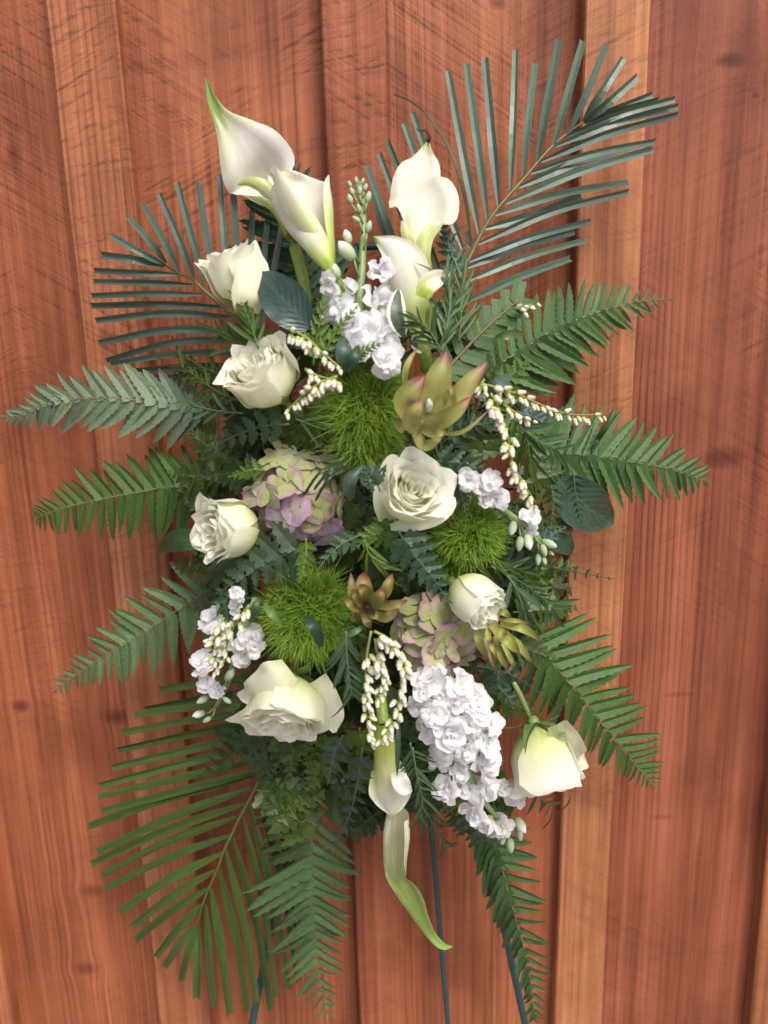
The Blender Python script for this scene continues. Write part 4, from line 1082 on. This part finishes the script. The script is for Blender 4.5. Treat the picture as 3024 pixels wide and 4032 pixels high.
stock('left white stock mixed with pinkish bells, hanging above the palm fan', 'F', [(1120, 360), (1040, 550), (1000, 700), (960, 820), (900, 940)],
      [(870, 470, 80), (1015, 390, 55), (1010, 330, 48), (1090, 570, 75), (1055, 660, 72), (820, 700, 80), (975, 590, 64), (950, 520, 55), (845, 820, 52), (915, 850, 52), (1110, 620, 55)],
      [(828, 905, 75, -.8, .4, 0), (975, 770, 90, .5, -.7, 0), (805, 985, 70, -.9, .2, 1), (850, 1015, 55, -.8, .5, 0), (960, 910, 55, .6, .4, 0)], .04, 3)
stock('big white stock hanging at lower right beside the hanging rose', 'H', [(330, 870), (430, 1130), (500, 1350), (570, 1470), (640, 1560), (690, 1650)],
      [(270, 790, 110), (325, 855, 100), (225, 930, 92), (440, 820, 95), (510, 880, 88), (390, 920, 98), (525, 960, 80), (300, 985, 80), (380, 1080, 102), (480, 1040, 88), (600, 1050, 85), (350, 1170, 98), (460, 1170, 98), (580, 1150, 86), (310, 1230, 66), (545, 1270, 96), (430, 1290, 60), (360, 1390, 84), (480, 1390, 78), (570, 1380, 78), (720, 1430, 88), (670, 1390, 66), (500, 1510, 84), (590, 1560, 96), (650, 1590, 66), (280, 1060, 80), (230, 860, 70), (590, 1230, 70), (520, 1100, 80)],
      [(625, 1630, 90, -.8, .4, 0), (760, 1590, 95, .5, .8, 1), (755, 1640, 70, .2, 1, 0), (665, 1665, 60, -.3, 1, 0), (705, 1700, 85, .1, 1, 0)], .045, 4)

# ------------------------------------------------------------------ hydrangeas
HM = {m: [petal_mesh('sepal', m, .72, cup, .06, 30 + s, 6, 6, .03) for s, cup in enumerate((.10, -.12, .16, .0))] for m in (HYD, HYDG, HYDP)}
HC = lathe('floret_eye', [(-1.2, .025), (-.2, .03), (-.02, .06), (.04, .07), (.09, .01)], STEM, 6)
def hydrangea(label, c, x, y, rx, ry, off, seed, fl, purple):
    rn = random.Random(seed)
    p0 = q(c, x, y)
    k = kq(c)
    d = dome(*p0) + off
    O = P(*p0, d - .05)
    m = mpp(*p0, d) * k
    root = thing('hydrangea', label, 'hydrangea', O + Vector((0, .05, 0)), 'antique green and mauve hydrangeas')
    part('stem', tube('stem', [O, O + Vector((0, .03, -.01)), O + Vector((0, .06, -.02))], .004, STEM, 8), root, color=(.14, .2, .06))
    N = 80
    for i in range(N):
        zz = 1 - 2 * (i + .5) / N
        if zz < -.12: continue
        a = i * 2.39996
        s = math.sqrt(max(0, 1 - zz * zz))
        nrm = (Rv * (s * math.cos(a)) + Uv * (s * math.sin(a)) - F * zz)
        rad = rn.uniform(.76, 1.06)
        o = O + Rv * (s * math.cos(a) * rx * m * rad) + Uv * (s * math.sin(a) * ry * m * rad) - F * (zz * .05 * rad)
        nn = (nrm + Vector((rn.uniform(-.7, .7), rn.uniform(-.3, .1), rn.uniform(-.6, .7)))).normalized()
        t1 = nn.orthogonal().normalized()
        t2 = nn.cross(t1)
        L = fl * m * rn.uniform(.8, 1.15)
        fo = part('floret', HC, root, frame(nn, t1, o, L), (.22, .28, .08))
        pp_ = purple(s * math.cos(a), s * math.sin(a)) + rn.uniform(-.3, .3)
        mt = HYDP if pp_ > .75 else (HYD if pp_ > .25 else HYDG)
        ph = rn.uniform(0, 6)
        tint = jit((1, 1, 1), .1, rn)
        for j in range(4):
            b = ph + j * math.pi / 2 + rn.uniform(-.12, .12)
            ra = t1 * math.cos(b) + t2 * math.sin(b)
            tl = rn.uniform(-.15, .22)
            dr = ra * math.cos(tl) + nn * math.sin(tl)
            z = nn * math.cos(tl) - ra * math.sin(tl)
            z = z + dr.cross(z) * rn.uniform(-.35, .35)
            part('petal', HM[mt][rn.randrange(4)], fo, frame(dr, z, o + nn * (.002 * (j % 2)), L * rn.uniform(.9, 1.1)), tint)
    return root
hydrangea('upper hydrangea, green fading to mauve, left of the central rose', 'D', 530, 1035, 292, 275, .02, 1, 98, lambda x, y: .40 - .75 * y + .15 * x)
hydrangea('lower hydrangea, green with wine-pink edges, above the big white stock', 'H', 285, 535, 240, 220, .025, 2, 98, lambda x, y: .34 + .2 * x)

# ------------------------------------------------------------------ bristly green dianthus balls
def ball(label, c, x, y, rx, ry, off, seed, tufts, blen, curve):
    rn = random.Random(seed)
    p0 = q(c, x, y)
    k = kq(c)
    d = dome(*p0) + off
    m = mpp(*p0, d) * k
    dz = (rx + ry) / 2 * m * .85
    O = P(*p0, d - dz * .6)
    root = thing('bristly_dianthus', label, 'green dianthus', O + Vector((0, dz, 0)), 'bristly green dianthus balls')
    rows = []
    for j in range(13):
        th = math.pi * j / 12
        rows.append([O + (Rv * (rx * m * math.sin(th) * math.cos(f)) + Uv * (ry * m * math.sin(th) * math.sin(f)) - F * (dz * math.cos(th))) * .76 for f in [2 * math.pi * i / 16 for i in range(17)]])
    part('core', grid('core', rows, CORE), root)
    part('stem', tube('stem', [O, O + Vector((0, dz, -.004)), O + Vector((0, dz + .03, -.008))], .003, STEM, 7), root, color=(.12, .18, .05))
    vs_, fs, uv = [], [], []
    for i in range(tufts):
        zz = 1 - 1.25 * (i + .5) / tufts
        a = i * 2.39996 + rn.uniform(-.2, .2)
        s = math.sqrt(max(0, 1 - zz * zz))
        un = Rv * (s * math.cos(a)) + Uv * (s * math.sin(a)) - F * zz
        b0 = O + (Rv * (rx * m * s * math.cos(a)) + Uv * (ry * m * s * math.sin(a)) - F * (dz * zz)) * (.74 + rn.uniform(-.14, .10))
        ud = (un + Vector((rn.gauss(0, .28), rn.gauss(0, .28), rn.gauss(0, .28)))).normalized()
        tl = rn.uniform(.75, 1.3)
        for h in range(44):
            dr = (ud + Vector((rn.gauss(0, .5), rn.gauss(0, .5), rn.gauss(0, .5)))).normalized()
            L = blen * m * rn.uniform(.6, 1.1) * tl
            bend = Vector((rn.gauss(0, 1), rn.gauss(0, 1), rn.gauss(0, 1) - .25)) * (L * curve)
            o = b0 + Vector((rn.gauss(0, 1), rn.gauss(0, 1), rn.gauss(0, 1))) * (blen * m * .07)
            wv = dr.cross(-F + Vector((rn.uniform(-.5, .5), 0, rn.uniform(-.5, .5)))).normalized() * (3.1 * m)
            n0 = len(vs_)
            for t, ww in ((0, 1), (.4, .85), (.75, .55), (1, .08)):
                p = o + dr * (L * t) + bend * (t * t)
                vs_ += [p - wv * ww, p + wv * ww]
                uv += [(t, 0), (t, 1)]
            for j in range(3):
                e = n0 + j * 2
                fs.append((e, e + 1, e + 3, e + 2))
    b = part('bristles', new_mesh('bristles', vs_, fs, MOSSY, uv), root)
    b['kind'] = 'stuff'
    return root
ball('tallest bristly green dianthus ball, left of the big bracts', 'D', 890, 560, 205, 250, .02, 1, 170, 88, .45)
ball('smallest bristly green dianthus ball, right under the central rose', 'D', 1455, 1245, 165, 145, .02, 2, 130, 74, .35)
ball('round bristly green dianthus ball above the lower left rose', 'G', 360, 520, 255, 265, .02, 3, 170, 98, .6)
ball('small bristly green tuft half hidden below the smallest dianthus ball', 'D', 1350, 1390, 60, 50, -.0, 4, 24, 75, .4)
ball('loose bristly green tuft hanging under the tallest dianthus ball', 'D', 900, 770, 110, 80, .01, 5, 36, 95, .5)

# ------------------------------------------------------------------ leucadendrons
def leuca(label, c, bracts, off, seed, tint=(1, 1, 1), cone=None, stem=None):
    rn = random.Random(seed)
    k = kq(c)
    pb = q(c, *bracts[0][0][:2])
    root = thing('leucadendron', label, 'leucadendron', P(*pb, dome(*pb) + off - .01), 'leucadendron heads')
    for b in bracts:
        (p0, p1, p2, hw, dz, arc) = b
        S = cat([(*q(c, *p0), 0), (*q(c, *p1), 0), (*q(c, *p2), 0)], 8)
        st = []
        for i, s in enumerate(S):
            t = i / 8
            w = hw * k * (math.sin(math.pi * (.14 + .86 * t)) ** .75 if t < 1 else .02)
            st.append((s[0], s[1], dome(*pb) + off + dz * math.sin(t * 1.57) + .012 * math.sin(t * 3.1), max(w, .6), arc, rn.uniform(-12, 12)))
        part('bract', sweep('bract', st, BRACT, 14, 9, 0, .02), root, color=jit(tint, .1, rn))
    if cone:
        x, y, rw, rh = cone
        px = q(c, x, y)
        d = dome(*px) + off + .012
        o = P(*px, d)
        m = mpp(*px, d) * k
        vs_, fs = [], []
        nr, ns = 11, 12
        for j in range(nr + 1):
            t = j / nr
            for i in range(ns):
                a = 2 * math.pi * (i + (j % 2) * .5) / ns
                rr_ = rw * m * math.sin(math.pi * (.12 + .86 * t)) ** .7 * (1 + .14 * ((i + j) % 2))
                vs_.append(o + Rv * (math.cos(a) * rr_) + (Uv * .85 - F * .5) * (rh * m * (2 * t - 1)) - F * (math.sin(a) * rr_))
        for j in range(nr):
            for i in range(ns):
                fs.append((j * ns + i, j * ns + (i + 1) % ns, (j + 1) * ns + (i + 1) % ns, (j + 1) * ns + i))
        part('cone', new_mesh('cone', vs_, fs, CONE), root)
    a = P(*pb, dome(*pb) + off - .005)
    part('stem', tube('stem', [a, a + Vector((0, .03, -.015)), a + Vector((0, .07, -.02))], .003, STEM, 7), root, color=(.16, .12, .05))
    return root
leuca('large open leucadendron with pink-tipped olive bracts and a small cone', 'D', [
    ((1215, 640), (1275, 430), (1325, 255), 76, .0, 60), ((1225, 640), (1390, 490), (1545, 312), 60, .005, 60), ((1175, 620), (1110, 520), (1205, 385), 74, .015, 80),
    ((1185, 690), (1135, 620), (1190, 515), 54, .035, 70), ((1195, 665), (1330, 615), (1460, 500), 50, .03, 70), ((1370, 570), (1360, 500), (1345, 425), 16, .02, 60),
    ((1175, 670), (1260, 700), (1330, 690), 26, .03, 60), ((1150, 690), (1215, 765), (1325, 690), 32, .02, 70), ((1210, 680), (1400, 695), (1560, 570), 13, .02, 50),
    ((1100, 470), (1105, 340), (1168, 232), 18, .0, 50), ((1090, 690), (1060, 650), (1085, 608), 22, .0, 60), ((1200, 640), (1300, 560), (1355, 400), 40, -.005, 60)], .045, 1, cone=(1228, 548, 22, 42))
leuca('small brown-green leucadendron rosette above the lower bell sprays', 'G', [
    ((735, 450), (715, 360), (722, 250), 60, .0, 60), ((745, 450), (735, 390), (690, 335), 50, .03, 70), ((755, 480), (800, 440), (845, 360), 52, .035, 70), ((800, 450), (860, 370), (905, 262), 42, .01, 60),
    ((715, 460), (650, 400), (632, 255), 36, .01, 60), ((735, 480), (650, 475), (585, 420), 34, .02, 60), ((770, 465), (890, 470), (1005, 438), 34, .015, 60), ((745, 490), (735, 560), (765, 622), 34, .02, 60),
    ((760, 490), (785, 530), (822, 522), 36, .02, 60), ((780, 530), (870, 545), (942, 500), 36, .0, 60), ((700, 520), (660, 525), (700, 578), 30, .0, 60), ((740, 460), (690, 440), (640, 365), 34, .02, 60)], .04, 2, (.72, .62, .58))
leuca('half-closed yellow-green leucadendron below the small lower rose', 'H', [
    ((590, 470), (640, 530), (685, 556), 28, .02, 70), ((590, 500), (585, 560), (608, 600), 17, .02, 70), ((590, 560), (605, 620), (640, 690), 14, .02, 60), ((620, 520), (690, 580), (755, 655), 35, .015, 80),
    ((650, 490), (780, 520), (868, 582), 25, .0, 70), ((680, 540), (760, 620), (822, 705), 23, .0, 70), ((620, 560), (645, 660), (692, 748), 17, .01, 70), ((515, 510), (540, 600), (585, 690), 25, -.005, 70),
    ((610, 420), (670, 430), (715, 472), 20, .0, 60), ((640, 470), (730, 475), (802, 490), 13, .0, 60), ((580, 600), (600, 690), (627, 742), 9, .0, 60), ((660, 600), (710, 690), (728, 738), 14, .0, 60)], .035, 3, (.95, .98, .8))

# ------------------------------------------------------------------ bell sprays (pieris)
BL = lathe('bell', [(-.10, .03), (0, .12), (.10, .30), (.26, .36), (.30, .29), (.50, .32), (.72, .26), (.88, .18), (.94, .20), (1.0, .14)], None, 8, [CALYX, BELL], 4)
def pieris(label, c, pts, n, bl, off, seed, lean=(0, 1), t0=0., fan=.6):
    rn = random.Random(seed)
    k = kq(c)
    pq = [q(c, *p) for p in pts]
    C3 = [P(x, y, dome(x, y) + off) for x, y in pq]
    S3 = [Vector(v) for v in cat(C3, 40)]
    root = thing('bell_spray', label, 'pieris spray', S3[0], 'sprays of white pieris bells')
    part('stem', tube('stem', S3[::2], [lerp(.0013, .0006, i / 20) for i in range(21)], STEM, 6), root, color=(.26, .27, .08))
    n = int(n * (.92 if n < 34 else .85))
    for i in range(n):
        t = t0 + (1 - t0) * (i + .5) / n
        f = t * 39.99
        j = int(f)
        p = S3[j].lerp(S3[j + 1], f - j)
        x, y = pq[min(int(t * (len(pq) - 1)), len(pq) - 1)]
        m = mpp(x, y, dome(x, y) + off) * k
        tan = (S3[j + 1] - S3[j]).normalized()
        sd = tan.cross(-F).normalized()
        w = ((i % 3) - 1) * fan + rn.uniform(-.55, .55)
        p = p.lerp(S3[min(j + 1, 40)], rn.uniform(-.5, .5))
        dr = (Rv * lean[0] - Uv * lean[1]) + sd * w - F * rn.uniform(.1, .7) + tan * rn.uniform(0, .4)
        L = bl * .96 * m * lerp(1.08, .72, t) * rn.uniform(.88, 1.1)
        dr.normalize()
        part('bell', BL, root, frame(dr, tan, p + dr * (L * rn.uniform(.2, .65)), L, L * .95, L * .95))
    return root
pieris('short bell spray arching down right of the ruffled rose', 'D', [(470, 130), (560, 180), (660, 270), (750, 345)], 22, 52, .06, 1, (-.3, 1))
pieris('bell spray lying across the ruffled rose edge, pointing down left', 'D', [(730, 390), (640, 425), (560, 480), (450, 580)], 24, 54, .085, 2, (.3, .9))
pieris('short bell spray between the two sprays beside the ruffled rose', 'D', [(555, 350), (620, 385), (680, 400)], 9, 46, .06, 3, (-.2, 1))
pieris('longest bell spray curving down the right side toward the small stock', 'E', [(320, 620), (370, 720), (415, 860), (440, 1000), (500, 1110), (570, 1220)], 40, 62, .06, 4, (-.25, .9))
pieris('slender bell spray pointing right across the wall', 'E', [(300, 575), (450, 620), (600, 685), (750, 735), (935, 735)], 30, 50, .045, 5, (.35, .8))
pieris('short bell spray between the two long ones on the right', 'E', [(390, 680), (470, 735), (545, 770)], 11, 46, .05, 6, (.2, 1))
pieris('small pinkish bell cluster at the tip of the snipped fern', 'E', [(450, 160), (500, 150), (570, 125)], 8, 44, .05, 7, (.5, .7))
pieris('pair of white bells beside the big right bract', 'E', [(285, 545), (265, 580), (275, 600)], 5, 56, .06, 8, (-.2, 1))
pieris('left one of the three bell sprays hanging above the bottom calla', 'G', [(765, 640), (738, 800), (728, 1000), (735, 1180), (765, 1370)], 30, 72, .075, 9, (.55, .8), .2)
pieris('right curved one of the three bell sprays hanging above the bottom calla', 'G', [(785, 640), (890, 700), (965, 830), (960, 980), (940, 1120), (880, 1250), (830, 1340)], 46, 72, .08, 10, (.3, .9))
pieris('short middle one of the three bell sprays hanging above the bottom calla', 'G', [(790, 690), (810, 800), (850, 890), (835, 990), (805, 1075)], 26, 70, .075, 11, (.1, 1), .12)
pieris('pinkish bell spray over the left white stock, nearer the palm', 'F', [(940, 460), (915, 560), (895, 640), (905, 740)], 22, 56, .075, 12, (-.5, .4))
pieris('creamy bell spray on the inner side of the left white stock', 'F', [(1080, 390), (1000, 500), (960, 600), (945, 700)], 20, 54, .075, 13, (-.4, .6))
